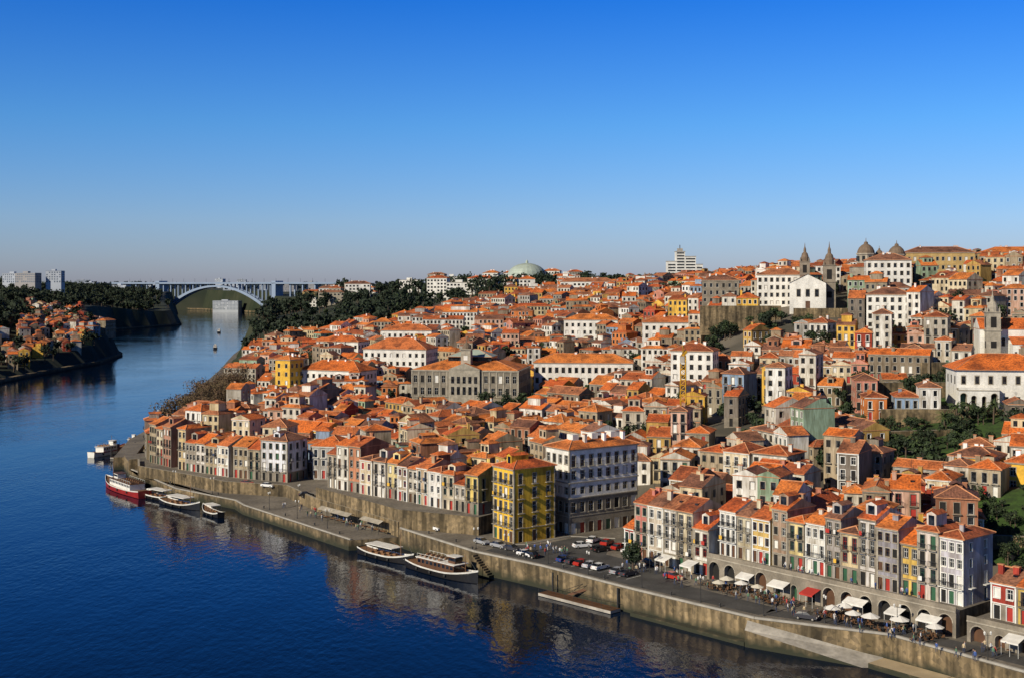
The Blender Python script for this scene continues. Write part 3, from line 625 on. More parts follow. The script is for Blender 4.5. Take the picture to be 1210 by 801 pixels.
def vitoria():
    mb = MB(); mb.box(-8, 8, -6, 18, -8, 11, 'wall_white')
    mb.face([(-8,-6.02,11),(8,-6.02,11),(0,-6.02,15)], 'wall_white')
    mb.face([(-8.4,-6.4,11),(0,-6.4,15.2),(0,18,15.2),(-8.4,18,11)], 'roof_tile'); mb.face([(0,-6.4,15.2),(8.4,-6.4,11),(8.4,18,11),(0,18,15.2)], 'roof_tile')
    mb.box(-1, 1, -6.1, -6, -1, 3, 'brown_paint')
    for xx in (-4, 0, 4): mb.box(xx-.8, xx+.8, -6.1, -6, 5, 8.2, 'glass'); mb.box(xx-1, xx+1, -6.06, -6, 4.8, 8.5, 'granite_light')
    belltower(mb, 9.5, 2, 5.6, -8, 19, 30, 'granite'); belltower(mb, -1.5, 17, 4.6, -8, 21, 30, 'granite')
    reg(135, 560, 0, 26, 30); mb.obj('parish_church', (135, 560, 54), math.radians(-14))
vitoria()
def rchurch():
    mb = MB()
    mb.box(-13, 13, -7, 7, -8, 10, 'wall_white'); roof(mb, 26, 14, 10, 'gable', .5, .3, wall='wall_white')
    for k in range(5): mb.box(-10+k*5-.6, -10+k*5+.6, -7.06, -7, 4, 7, 'glass')
    mb.box(-3, 9, -14, -7, -8, 5, 'wall_white'); mb.face([(-3.3,-14.3,5),(9.3,-14.3,5),(9.3,-7,7.5),(-3.3,-7,7.5)], 'roof_tile')
    for k in range(4): mb.box(-2+k*3-.4, -2+k*3+.4, -14.06, -14, 0, 2.4, 'glass')
    belltower(mb, -9, -9, 4.8, -8, 16, 24, 'granite_light', 'granite_light')
    reg(183, 449, math.radians(-12), 30, 30); mb.obj('hillside_church', (183, 447, 38.5), math.radians(-12))
rchurch()
def loggia():
    mb = MB(); h = 11.5
    mb.box(-14, 14, -8, 8, -8, h, 'wall_white'); mb.box(-14.1, -2, -10.5, -8, 5.5, 6, 'granite_light')
    roof(mb, 28, 16, h, 'hip', .5, .9)
    for k in range(7): mb.box(-12+k*4-.55, -12+k*4+.55, -8.07, -8, 7.3, 9.6, 'glass'); mb.box(-12+k*4-.8, -12+k*4+.8, -8.04, -8, 7, 9.9, 'granite_light')
    for k in range(4): mb.box(0+k*3.4, 1.2+k*3.4, -8.07, -8, 1, 3.4, 'glass')
    for k in range(3): mb.box(-14.07, -14, -6+k*5, -4.8+k*5, 7, 9.5, 'glass')
    reg(152, 384, math.radians(-8), 32, 22); o = mb.obj('loggia_house', (152, 384, 27), math.radians(-8))
    a = arcade('arches', (-14, -10.5), (-2, -10.5), 0, 5.3, 4, 'wall_white', 2.4); a.parent = o
loggia()
L_block('yellow_house', 113, 298, 12.5, math.radians(-35), 11, 9, 3, 3.4, 'wall_yellow', lod=0)
L_block('yellow_house', 122, 292, 12.5, math.radians(-35), 7, 8, 3, 3.2, 'wall_yellow', lod=0)
for pts, zt, th in (([(84,548),(120,548)], 55, 2), ([(100,352),(146,362)], 22.5, 1), ([(104,340),(140,345)], 18.5, 1), ([(112,372),(160,372)], 27, 1), ([(118,398),(165,400)], 33, 1),([(140,420),(170,428)], 38, 1), ([(104,322),(112,330)], 16, 1), ([(125,545),(150,540)], 54, 2), ([(100,280),(122,274)], 14.0, 1), ([(94,256),(124,248)], 13.0, 1)):
    wallline('retaining_wall', pts, zt-13, zt, th, 'masonry', 'granite_light')
reg(101, 548, 0, 34, 4)
GRASS = [(95,236),(128,222),(140,282),(118,286),(104,284),(97,262)]
WOOD = [(-215,890),(-120,860),(-50,930),(20,1080),(110,1150),(110,1600),(-330,1600),(-285,1250)]
EXC = [GRASS, [(100,334),(138,334),(150,378),(106,372)], [(-4,275),(36,268),(42,330),(24,342),(2,312)],
       [(88,510),(126,510),(122,548),(84,548)], [(118,386),(160,392),(168,432),(136,420)], [(-165,484),(-118,480),(-122,560),(-130,640),(-175,640)], [(56,352),(76,352),(80,376),(60,376)],
       [(-46,496),(52,496),(46,542),(-46,545)], [(148,400),(196,404),(200,440),(160,436)], WOOD]
EXn = [np.array(e, float) for e in EXC]+[np.array(q, float) for q in (QA, QL, QC)]
def excluded(x, y): 
    p = np.array([[x, y]]); return any(inpoly(p, e)[0] for e in EXn)
TREES = []
rt = random.Random(21)
for _ in range(150):
    x, y = (rt.uniform(84, 235), rt.uniform(300, 620)) if _ < 105 else (rt.uniform(-60, 90), rt.uniform(360, 640))
    if not (-.46 < x/y < .46) or not rectok(x, y, 0, 3.2, 3.2, 0): continue
    n_ = rt.choice([1, 2, 3]) if _ < 105 else 1
    for k in range(n_):
        h = rt.uniform(5, 10); xx, yy = x+rt.uniform(-3, 3), y+rt.uniform(-3, 3); TREES.append((xx, yy, H(xx, yy), h, h*rt.uniform(.36, .5)))
    reg(x, y, 0, 4+n_*2, 4+n_*2)
def fcap(x, y, f):
    if 395 < y < 520 and -70 < x < 62: return min(f, 3)
    if 430 < y < 520 and 62 <= x < 130: return min(f, 2)
    if 520 < y < 560 and 62 <= x < 130: return min(f, 2)
    if x > 90 and y < 330: return min(f, 2)
    if 560 < y < 640 and -70 < x < 60: return min(f, 3)
    return f
def town(x0, x1, y0, y1, cell, base, jit, wr, dr, frs, shore, prob=1.0, pal=COLS, xr=(-.47, .49), seed=3, alley=3.2, shmax=1e9):
    rr = random.Random(seed); seeds = []
    yy = y0
    while yy < y1:
        xx = x0
        while xx < x1:
            seeds.append((xx+rr.uniform(0, cell), yy+rr.uniform(0, cell), math.radians(base+rr.uniform(-jit, jit)))); xx += cell
        yy += cell
    S = np.array(seeds); cnt = 0
    for k, (sx_, sy_, an) in enumerate(seeds):
        c, s_ = math.cos(an), math.sin(an); v = -cell*1.1; j = 0
        while v < cell*1.1:
            dd = rr.uniform(*dr); u = -cell*1.1+rr.uniform(0, 5)
            while u < cell*1.1:
                w = rr.uniform(*wr)*(rr.uniform(1.6, 2.6) if rr.random() < .10 else 1); d = dd*rr.uniform(.8, 1.0); vo_ = rr.uniform(-.7, .7)
                cx = sx_+c*(u+w/2)-s_*(v+vo_); cy = sy_+s_*(u+w/2)+c*(v+vo_); u += w
                if rr.random() < .07: u += rr.uniform(2, 5)
                if not (x0 < cx < x1 and y0 < cy < y1) or not (xr[0] < cx/cy < xr[1]): continue
                if np.argmin((S[:, 0]-cx)**2+(S[:, 1]-cy)**2) != k: continue
                sdd = sdist([[cx, cy]])[0]
                if rr.random() > prob or sdd < shore or sdd > shmax or excluded(cx, cy): continue
                an2 = an+math.radians(rr.uniform(-3.5, 3.5))
                if not rectok(cx, cy, an2, w/2, d/2, .4): continue
                dist = math.hypot(cx, cy); lod = 0 if dist < 330 else (1 if dist < 520 else 2)
                zc = HH([[cx+a*w/2*c-b_*d/2*s_, cy+a*w/2*s_+b_*d/2*c] for a in (-1, 1) for b_ in (-1, 1)])
                z = float(zc.min())+.4*float(zc.max()-zc.min())
                col = rr.choice(pal); f = fcap(cx, cy, rr.choice(frs))
                aa = an2 if j % 2 == 0 else an2+math.pi
                house(cx, cy, z, aa, w-.03, d, f, col, rr.choices(['gable','hip','gabley'], [5,4,2.5 if w < 9 else 0])[0], lod, rr.uniform(2.7, 3.3), sides=rr.random() < .5, balc=.35, rr=rr); cnt += 1
            v += dd+(.3 if j % 2 == 0 else alley); j += 1
    return cnt
n1 = town(-150, 260, 240, 520, 44, -42, 32, (4.6, 8.5), (8, 12), [2,2,3,3,3,4,5], 24, .97, alley=2.6)
n2 = town(-175, 330, 520, 760, 52, -28, 38, (5.5, 11), (8, 12.5), [2,2,3,3,4,4], 20, .95, seed=9, alley=2.8)
n3 = town(-220, 460, 760, 1100, 80, -20, 40, (8, 15), (9, 13), [2,3,3,4], 20, .76, seed=12, alley=6)
n4 = town(-600, -320, 780, 1500, 60, -60, 40, (7, 12), (7, 10), [2,2,3], 12, .62, seed=14, xr=(-.47, -.27), alley=8, shmax=75)
n5 = town(-330, -150, 1250, 2000, 110, -40, 30, (12, 22), (10, 14), [2,3,4], 25, .3, seed=15, xr=(-.3, .1), alley=14, shmax=110)
print('HOUSES', n1, n2, n3, n4, n5)
rb = random.Random(77)
BL = [(62,1000,56,44,14,3,'wall_white'),(112,1010,58,50,14,3,'wall_white'),(20,1040,52,26,12,3,'wall_white'),
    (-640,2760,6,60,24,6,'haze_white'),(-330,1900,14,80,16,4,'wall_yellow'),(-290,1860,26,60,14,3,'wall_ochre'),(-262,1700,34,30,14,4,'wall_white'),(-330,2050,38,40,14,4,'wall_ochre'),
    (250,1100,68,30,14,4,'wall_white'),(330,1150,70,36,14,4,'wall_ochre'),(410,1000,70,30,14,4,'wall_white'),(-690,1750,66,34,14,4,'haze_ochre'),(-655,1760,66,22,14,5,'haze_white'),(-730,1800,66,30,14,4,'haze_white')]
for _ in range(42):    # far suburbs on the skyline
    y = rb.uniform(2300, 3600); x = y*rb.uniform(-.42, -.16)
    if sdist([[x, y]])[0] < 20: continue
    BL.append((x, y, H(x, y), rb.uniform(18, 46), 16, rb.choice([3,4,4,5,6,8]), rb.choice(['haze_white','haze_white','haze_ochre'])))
for _ in range(26):    # villas and blocks among the woods
    y = rb.uniform(1080, 1600); x = y*rb.uniform(-.19, .08)
    BL.append((x, y, H(x, y)+2, rb.uniform(12, 26), 12, rb.choice([3,4,5]), rb.choice(['wall_white','wall_ochre','wall_white','granite_light'])))
for (x, y, z, w, d, f, wall) in BL:
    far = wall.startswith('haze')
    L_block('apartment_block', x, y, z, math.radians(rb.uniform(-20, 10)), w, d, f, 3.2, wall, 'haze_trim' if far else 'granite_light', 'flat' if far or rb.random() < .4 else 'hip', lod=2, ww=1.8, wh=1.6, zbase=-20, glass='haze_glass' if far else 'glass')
def hightower():
    mb = MB()
    for x, w, h in ((-10,9,17),(-1,9,27),(9,11,22),(18,7,14)):
        mb.box(x-w/2, x+w/2, -6, 6, -12, h, 'wall_white')
        for k in range(int(h/3)): mb.box(x-w/2+.8, x+w/2-.8, -6.08, -6, k*3+1, k*3+2.4, 'glass')
        mb.box(x-w/2-.3, x+w/2+.3, -6.3, 6.3, h, h+.6, 'concrete')
    mb.beam((-1,0,27), (-1,0,34), .4, 'iron'); mb.box(-3.5, 1.5, -3, 3, 27.6, 30.5, 'concrete')
    mb.obj('hospital_tower', (172, 1250, 70), 0)
hightower()
mb = MB(); mb.lathe(0, 0, [(23,-10),(23,8),(22.5,9)]+[(22.5*math.cos(a*math.pi/16), 9+15*math.sin(a*math.pi/16)) for a in range(1, 8)]+[(1.5,24),(1.5,26),(0.1,28)], 'dome_green', 24)
for k in range(24): mb.beam((23.2*math.cos(k*math.pi/12), 23.2*math.sin(k*math.pi/12), 0), (23.2*math.cos(k*math.pi/12), 23.2*math.sin(k*math.pi/12), 8), .8, 'white_paint')
mb.obj('domed_pavilion', (17, 1400, 64))

# ---------------------------------------------------------------- arch bridge
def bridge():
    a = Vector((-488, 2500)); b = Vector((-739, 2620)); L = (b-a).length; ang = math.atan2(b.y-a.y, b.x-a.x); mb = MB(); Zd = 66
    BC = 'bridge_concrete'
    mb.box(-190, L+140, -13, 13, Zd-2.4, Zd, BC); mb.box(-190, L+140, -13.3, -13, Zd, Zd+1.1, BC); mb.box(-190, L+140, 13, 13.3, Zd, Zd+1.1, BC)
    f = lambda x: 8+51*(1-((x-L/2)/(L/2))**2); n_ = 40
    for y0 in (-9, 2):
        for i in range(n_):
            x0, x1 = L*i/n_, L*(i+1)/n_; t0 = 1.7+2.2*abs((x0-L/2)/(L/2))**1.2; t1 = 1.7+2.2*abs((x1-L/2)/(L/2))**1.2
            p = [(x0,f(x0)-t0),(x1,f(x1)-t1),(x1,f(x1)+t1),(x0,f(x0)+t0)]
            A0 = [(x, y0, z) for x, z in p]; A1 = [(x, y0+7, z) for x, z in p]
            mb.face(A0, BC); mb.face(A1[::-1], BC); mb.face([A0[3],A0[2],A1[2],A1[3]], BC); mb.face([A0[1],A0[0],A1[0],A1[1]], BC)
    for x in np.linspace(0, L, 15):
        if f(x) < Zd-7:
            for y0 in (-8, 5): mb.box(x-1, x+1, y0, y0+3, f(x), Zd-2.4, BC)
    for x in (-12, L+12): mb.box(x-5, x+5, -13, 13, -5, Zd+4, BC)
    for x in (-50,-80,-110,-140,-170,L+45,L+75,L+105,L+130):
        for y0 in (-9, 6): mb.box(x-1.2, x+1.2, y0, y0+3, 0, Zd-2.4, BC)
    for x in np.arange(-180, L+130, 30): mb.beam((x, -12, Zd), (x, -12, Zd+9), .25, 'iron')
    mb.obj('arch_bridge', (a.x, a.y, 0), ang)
bridge()

# ---------------------------------------------------------------- vegetation
def leafmesh(name, trees, mats, trunkmat='bark', leafsize=1.0, per=120, flat=.8):
    V = []; Mi = []
    tm = MB()
    for (x, y, z, h, r) in trees:
        nl = NR.randint(4, 8); k = max(10, per//nl)
        tm.beam((x, y, z-1), (x, y, z+h*.55), r*.09, trunkmat, r*.04, 6)
        for _ in range(nl):
            a = NR.uniform(0, 2*math.pi); q = r*NR.uniform(.15, .65); lc = np.array([x+q*math.cos(a), y+q*math.sin(a), z+h*NR.uniform(.42, .85)]); lr = r*NR.uniform(.35, .6)
            tm.beam((x, y, z+h*.35), tuple(lc), r*.04, trunkmat, r*.012, 4)
            dv = NR.normal(size=(k, 3)); dv /= np.linalg.norm(dv, axis=1)[:, None]
            cen = lc+dv*(lr*NR.uniform(.45, 1.08, (k, 1)))*np.array([1, 1, flat])
            t1 = NR.normal(size=(k, 3)); t1 /= np.linalg.norm(t1, axis=1)[:, None]; t2 = np.cross(t1, dv); t2 /= (np.linalg.norm(t2, axis=1)[:, None]+1e-6)
            sz = leafsize*NR.uniform(.5, 1.1, (k, 1)); t1 = t1*sz; t2 = t2*sz*.8
            V.append(np.stack([cen-t1, cen-t2, cen+t1, cen+t2], 1).reshape(-1, 3))
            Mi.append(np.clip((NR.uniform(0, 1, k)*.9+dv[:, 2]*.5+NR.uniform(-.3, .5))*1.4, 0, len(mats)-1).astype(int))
    V = np.concatenate(V); nF = len(V)//4; Fq = np.arange(nF*4).reshape(-1, 4)
    off = len(V); verts = V.tolist()+tm.v; faces = Fq.tolist()+[tuple(i+off for i in f) for f in tm.f]
    me = bpy.data.meshes.new(name); me.from_pydata(verts, [], faces)
    for mm_ in mats+[trunkmat]: me.materials.append(MATS[mm_])
    me.polygons.foreach_set('material_index', np.concatenate(Mi).tolist()+[len(mats)]*len(tm.f)); me.update()
    o = bpy.data.objects.new(name, me); COL.objects.link(o); return o
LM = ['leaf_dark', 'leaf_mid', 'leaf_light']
def scatter(poly, n_, hr, shore=12, avoid=True, wr=(.38, .55), clump=0):
    p = np.array(poly, float); lo, hi = p.min(0), p.max(0); out = []; tries = 0
    while len(out) < n_ and tries < n_*12:
        tries += 1; q = NR.uniform(lo, hi)
        if not inpoly(q[None], p)[0] or sdist([q])[0] < shore: continue
        h = NR.uniform(*hr)
        if clump:
            k = .5+.5*math.sin(q[0]/23+1.3*math.sin(q[1]/61))*math.cos(q[1]/71+q[0]/90)
            if NR.uniform() > .35+k*.8: continue
            h *= .6+clump*k
        if avoid and not rectok(q[0], q[1], 0, h*.25, h*.25, 0): continue
        out.append((q[0], q[1], H(*q), h, h*NR.uniform(*wr)))
    return out
DK = ['leaf_dark','leaf_dark','leaf_mid']
leafmesh('distant_woodland', scatter(WOOD, 560, (9, 19), clump=.7), DK, leafsize=1.5, per=120)
leafmesh('distant_woodland', scatter([(-350,1000),(-400,900),(-560,1190),(-900,1900),(-820,2350),(-640,2200),(-540,1950),(-590,1720),(-520,1420),(-430,1260)], 1150, (10, 20), shore=6, clump=.6), DK, leafsize=1.9, per=90)
leafmesh('distant_woodland', scatter([(-338,840),(-480,900),(-640,1300),(-520,1420),(-420,1230),(-340,1000)], 260, (8, 15), shore=5), DK, leafsize=1.2, per=110)
leafmesh('distant_woodland', scatter([(-280,1300),(-230,1250),(-150,1700),(-220,2300),(-330,2300),(-300,1900),(-270,1650)], 240, (9, 16), shore=10, clump=.5), DK, leafsize=1.8, per=80)
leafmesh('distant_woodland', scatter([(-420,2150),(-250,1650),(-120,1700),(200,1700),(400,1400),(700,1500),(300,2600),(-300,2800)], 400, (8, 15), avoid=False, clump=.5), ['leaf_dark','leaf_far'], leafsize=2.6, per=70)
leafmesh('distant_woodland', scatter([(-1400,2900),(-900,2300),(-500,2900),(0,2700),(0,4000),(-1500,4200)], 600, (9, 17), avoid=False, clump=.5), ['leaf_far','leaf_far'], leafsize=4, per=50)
leafmesh('distant_woodland', scatter([(90,1040),(250,1120),(420,800),(520,900),(400,1500),(100,1400)], 160, (8, 15)), DK, leafsize=1.6, per=90)
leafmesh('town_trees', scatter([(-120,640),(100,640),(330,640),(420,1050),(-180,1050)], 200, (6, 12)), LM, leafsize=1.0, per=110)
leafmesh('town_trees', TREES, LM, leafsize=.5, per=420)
leafmesh('garden_trees', scatter([(-46,500),(48,498),(44,538),(-44,540)], 26, (6, 9), avoid=False), LM, leafsize=.7, per=200)
leafmesh('garden_shrubs', scatter([(100,334),(138,334),(150,372),(106,372)], 70, (2, 6)), LM, leafsize=.35, per=220)
leafmesh('garden_shrubs', scatter([(118,386),(160,396),(168,432),(136,420)], 50, (2.5, 7)), LM, leafsize=.4, per=200)
leafmesh('garden_shrubs', scatter([(96,240),(126,224),(140,280),(118,284),(103,283)], 75, (1.2, 5.5)), LM, leafsize=.28, per=260)
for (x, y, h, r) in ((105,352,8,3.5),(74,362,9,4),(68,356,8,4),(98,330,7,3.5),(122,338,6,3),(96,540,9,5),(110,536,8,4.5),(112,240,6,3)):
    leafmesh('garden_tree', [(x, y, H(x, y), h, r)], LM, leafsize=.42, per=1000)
leafmesh('quay_tree', [(25.5, 259, 4.6, 5.2, 3)], LM[:2], leafsize=.3, per=1400)
leafmesh('bare_trees', scatter([(-150,492),(-124,488),(-130,560),(-136,630),(-160,630)], 50, (10, 20), shore=6, wr=(.32,.44)), ['leaf_autumn','twig'], 'twig', leafsize=.4, per=480)
def palm(x, y, z, h):
    mb = MB(); mb.beam((0,0,-1), (.2,0,h), .28, 'bark', .2, 8)
    for k in range(26):
        a = k*2.4; el = R.uniform(-.3, 1.1); p = Vector((.2,0,h)); d = Vector((math.cos(a)*math.cos(el), math.sin(a)*math.cos(el), math.sin(el))); s_ = Vector((-math.sin(a), math.cos(a), 0))
        for j in range(5):
            q = p+d*.65; w0, w1 = .32*(1-j/6), .32*(1-(j+1)/6)
            mb.face([tuple(p-s_*w0-Vector((0,0,.1))), tuple(p), tuple(q), tuple(q-s_*w1-Vector((0,0,.1)))], 'leaf_mid'); mb.face([tuple(p), tuple(p+s_*w0-Vector((0,0,.1))), tuple(q+s_*w1-Vector((0,0,.1))), tuple(q)], 'leaf_light')
            p = q; d = (d+Vector((0,0,-.28))).normalized()
    mb.obj('palm_tree', (x, y, z))
for x, y, h in ((131,362,7),(136,366,6),(126,358,5.5),(102,360,7),(142,362,6)): palm(x, y, H(x, y), h)
def drape(name, poly, mat, dz=.25, st=2.0):
    p = np.array(poly, float); lo, hi = p.min(0), p.max(0); mb = MB()
    xs = np.arange(lo[0], hi[0], st); ys = np.arange(lo[1], hi[1], st)
    G = np.stack(np.meshgrid(xs, ys), -1).reshape(-1, 2); ins = inpoly(G, p)
    for (x, y) in G[ins]:
        q = [(x,y),(x+st,y),(x+st,y+st),(x,y+st)]; z = HH(q); mb.face([(a, b_, c_+dz) for (a, b_), c_ in zip(q, z)], mat)
    return mb.obj(name)
drape('grass_slope', GRASS, 'grass'); drape('garden_lawn', [(100,334),(138,334),(150,378),(106,372)], 'grass'); drape('garden_lawn', [(118,386),(160,392),(168,432),(136,420)], 'grass')
drape('garden_lawn', [(-42,502),(44,500),(42,536),(-42,538)], 'grass')

# ---------------------------------------------------------------- boats
def boat(L, B, hull='hull_black', cabin='white_paint', deckh=1.3, cab=(.15,.75), masts=(), roofc='canvas_white', stripe='white_paint', bowrise=1.4, canopy=False):
    mb = MB(); n_ = 14; secs = []
    for i in range(n_+1):
        t = i/n_; x = (t-.5)*L
        bw = B/2*(math.sin(math.pi*min(1, .22+t*.55)) if t < .5 else max(.02, (1-((t-.5)/.5)**2.4)))
        bw = max(bw, .05); sh = deckh+bowrise*max(0, (t-.55)/.45)**2+.5*max(0, (.3-t)/.3)**2
        secs.append([(x,-bw*.55,-.5),(x,-bw*.92,.15),(x,-bw,sh-.28),(x,-bw*1.02,sh),(x,bw*1.02,sh),(x,bw,sh-.28),(x,bw*.92,.15),(x,bw*.55,-.5)])
    for i in range(n_):
        a, b_ = secs[i], secs[i+1]
        for k in range(7):
            if k == 3:
                mb.face([(a[3][0],a[3][1]*.95,a[3][2]-.25),(a[4][0],a[4][1]*.95,a[4][2]-.25),(b_[4][0],b_[4][1]*.95,b_[4][2]-.25),(b_[3][0],b_[3][1]*.95,b_[3][2]-.25)], 'wood'); continue
            mb.face([a[k], b_[k], b_[k+1], a[k+1]], stripe if k in (2, 4) else hull)
    mb.face(secs[0][::-1], hull)
    for s_ in (3, 4):
        for i in range(n_): mb.beam(secs[i][s_], secs[i+1][s_], .07, stripe)
    x0, x1 = (cab[0]-.5)*L, (cab[1]-.5)*L; w = B*.36; z0 = deckh-.3; z1 = deckh+1.75
    if canopy:
        k = max(3, int((x1-x0)/2.2))
        for i in range(k+1):
            x = x0+(x1-x0)*i/k
            for sy_ in (-w, w): mb.beam((x, sy_, z0), (x, sy_, z1), .05, 'iron')
        mb.box(x0-.3, x1+.3, -w-.25, w+.25, z1, z1+.14, roofc)
        for i in range(k): 
            for sy_ in (-1, 1): mb.box(x0+(x1-x0)*i/k+.3, x0+(x1-x0)*i/k+1.3, sy_*w*.5-.35, sy_*w*.5+.35, z0, z0+.45, 'wood')
    else:
        mb.box(x0, x1, -w, w, z0, z1, cabin); k = int((x1-x0)/1.3)
        for i in range(k):
            xa = x0+(x1-x0)*(i+.18)/k; xb = x0+(x1-x0)*(i+.82)/k
            mb.box(xa, xb, -w-.03, w+.03, z1-1.05, z1-.35, 'glass')
        mb.box(x1, x1+.03, -w*.8, w*.8, z1-1.05, z1-.35, 'glass'); mb.box(x0-.4, x1+.5, -w-.25, w+.25, z1, z1+.14, roofc)
        mb.box(x1-L*.12, x1-L*.02, -w*.55, w*.55, z1+.14, z1+1.6, cabin); mb.box(x1-L*.115, x1-L*.01, -w*.57, w*.57, z1+.7, z1+1.3, 'glass'); mb.box(x1-L*.14, x1, -w*.65, w*.65, z1+1.6, z1+1.7, roofc)
        for sy_ in (-w, w):
            mb.beam((x0, sy_, z1+.9), (x1-L*.14, sy_, z1+.9), .035, 'white_paint')
            for i in range(8): xx = x0+(x1-L*.14-x0)*i/7; mb.beam((xx, sy_, z1+.1), (xx, sy_, z1+.9), .03, 'white_paint')
        for i in range(int((x1-L*.14-x0)/1.6)):
            for sy_ in (-1, 1): mb.box(x0+.4+i*1.6, x0+.9+i*1.6, sy_*w*.5-w*.3, sy_*w*.5+w*.3, z1+.14, z1+.6, 'wood')
    for (t, h) in masts:
        x = (t-.5)*L; mb.beam((x,0,z0), (x,0,h), .11, 'wood', .05, 6); mb.beam((x,0,h), (L*.48,0,deckh+bowrise*.8), .025, 'iron'); mb.beam((x,0,h), (-L*.48,0,deckh+.3), .025, 'iron'); mb.beam((x,0,h*.45), (x-L*.2,0,h*.55), .06, 'wood')
    mb.beam((-L*.49,0,deckh), (-L*.49-.2,0,deckh+2.2), .04, 'iron')
    for i in (3, 6, 9):
        for k in (2, 5):
            p = Vector(secs[i][k]); sg = -1 if k == 2 else 1; mb.beam(p+Vector((0, sg*.02, -.35)), p+Vector((0, sg*.28, -.35)), .34, 'rubber', n=10)
    return mb
def place(mb, name, x, y, ang): return mb.obj(name, (x, y, 0), math.radians(ang))
place(boat(33, 6.6, 'hull_red', 'white_paint', 1.8, (.18,.70), ((.8, 8.5),), 'brown_paint'), 'river_cruise_boat', -121.5, 385, 128)
place(boat(19, 4.4, 'hull_black', 'wood', 1.3, (.2,.68), ((.76, 8),), 'canvas_white', canopy=True), 'rabelo_boat', -29.5, 290, -44)
place(boat(23, 5.2, 'hull_black', 'brown_paint', 1.5, (.2,.74), ((.82, 6),), 'canvas_white'), 'river_cruise_boat', -15.3, 274, -46)
place(boat(19, 4.6, 'hull_black', 'brown_paint', 1.2, (.25,.7), ((.75, 7.5),), 'canvas_white', canopy=True), 'rabelo_boat', -96.5, 358, -42)
place(boat(12, 3.4, 'hull_black', 'white_paint', 1.1, (.3,.7), (), 'canvas_white', canopy=True), 'rabelo_boat', -84.5, 345.5, 128)
place(boat(17, 4, 'hull_black', 'wood', 1.2, (.25,.7), ((.7, 7),), 'canvas_white', canopy=True), 'rabelo_boat', -106, 370, -40)
place(boat(20, 5, 'white_paint', 'white_paint', 1.6, (.25,.7), ((.6, 7),), 'white_paint', 'hull_red'), 'passenger_boat', -154, 468, 70)
place(boat(10, 3.2, 'white_paint', 'white_paint', 1.1, (.3,.65), (), 'white_paint'), 'passenger_boat', -152, 492, 80)
place(boat(14, 4, 'hull_black', 'white_paint', 1.4, (.25,.7), (), 'white_paint'), 'river_cruise_boat', -296, 1224, 100)
place(boat(14, 4, 'hull_black', 'white_paint', 1.4, (.25,.7), (), 'white_paint'), 'river_cruise_boat', -388, 1625, 95)
place(boat(8, 2.6, 'white_paint', 'white_paint', .9, (.35,.6), (), 'white_paint'), 'motor_boat', -170, 590, 95)
place(boat(7, 2.3, 'white_paint', 'white_paint', .8, (.35,.6), (), 'white_paint'), 'motor_boat', -158, 556, 80)
def pontoon(x, y, ang, L, W, gl=8):
    mb = MB(); mb.box(-L/2, L/2, -W/2, W/2, .1, .65, 'concrete'); mb.box(-L/2, L/2, -W/2+.1, W/2-.1, .65, .7, 'brown_paint')
    for i in range(int(L/2.5)+1):
        xx = -L/2+i*2.5
        for sy_ in (-W/2+.1, W/2-.1): mb.beam((xx, sy_, .7), (xx, sy_, 1.7), .04, 'iron')
    for sy_ in (-W/2+.1, W/2-.1): mb.beam((-L/2, sy_, 1.7), (L/2, sy_, 1.7), .04, 'iron')
    for xx in (-L/2+1, L/2-1): mb.beam((xx, W/2+.3, -4), (xx, W/2+.3, 4.5), .22, 'iron', n=8)
    mb.face([(-.7-L*.2,W/2,.8),(.7-L*.2,W/2,.8),(.7-L*.2+gl,W/2+3.2,4.4),(-.7-L*.2+gl,W/2+3.2,4.4)], 'brown_paint')
    for e in (-.7, .7): mb.beam((e-L*.2,W/2,1.8), (e-L*.2+gl,W/2+3.2,5.4), .05, 'iron')
    mb.obj('floating_pontoon', (x, y, 0), math.radians(ang))
pontoon(13.5, 249.5, -46, 20, 3); pontoon(-145, 462, 70, 16, 2.6, 4)
def slip():
    mb = MB()
    a, b_ = Vector((42.5,221.5)), Vector((64,211.3)); d = (b_-a).normalized(); nn = Vector((d.y,-d.x)); w = 5.5
    if nn.y > 0: nn = -nn
    top = [a, b_, b_+nn*w, a+nn*w*.35]; zs = [4.3, .9, -.4, 3.0]
    mb.face([(q.x, q.y, z) for q, z in zip(top, zs)][::-1], 'concrete')
    for i in range(4): j = (i+1) % 4; mb.face([(top[i].x,top[i].y,-4),(top[j].x,top[j].y,-4),(top[j].x,top[j].y,zs[j]),(top[i].x,top[i].y,zs[i])], 'masonry')
    mb.obj('slipway', (0,0,0))
slip()
wallline('stone_ledge', [(62,209),(70,199),(79,186),(90,172)], -3, .9, 4.5, 'masonry', 'sand_stone')
wallline('stone_ledge', [(24,241),(42.5,221)], -3, .7, 2.4, 'masonry', 'masonry')
def stairs(x, y, ang, n_=10, w=1.6):
    mb = MB()
    for i in range(n_): mb.box(i*.55, i*.55+.55, -w, 0, -3, 4.4-i*.42, 'masonry')
    mb.obj('quay_steps', (x, y, 0), ang)
stairs(-8, 275.5, math.atan2(-14, 14.9))
bo = MB(); bo.lathe(0, 0, [(.22,0),(.18,.1),(.15,.45),(.24,.55),(.2,.68),(.02,.7)], 'iron', 10); bo = bo.obj('mooring_bollard', (-9,279,4.6))
for (x, y, z) in ((-14,286.5,4.6),(-21,296,4.6),(2,269.5,4.6),(10,260,4.6),(18,251,4.6),(-44,306,2.5),(-52,317,2.5),(-62,330,2.5),(-70,341,2.5),(-88,363,2.5),(-98,371.5,2.5),(-108,384,2.5),(-118,399,2.5),(30,237.5,4.6),(38,229,4.6)): dup(bo, (x+.9, y+.7, z))

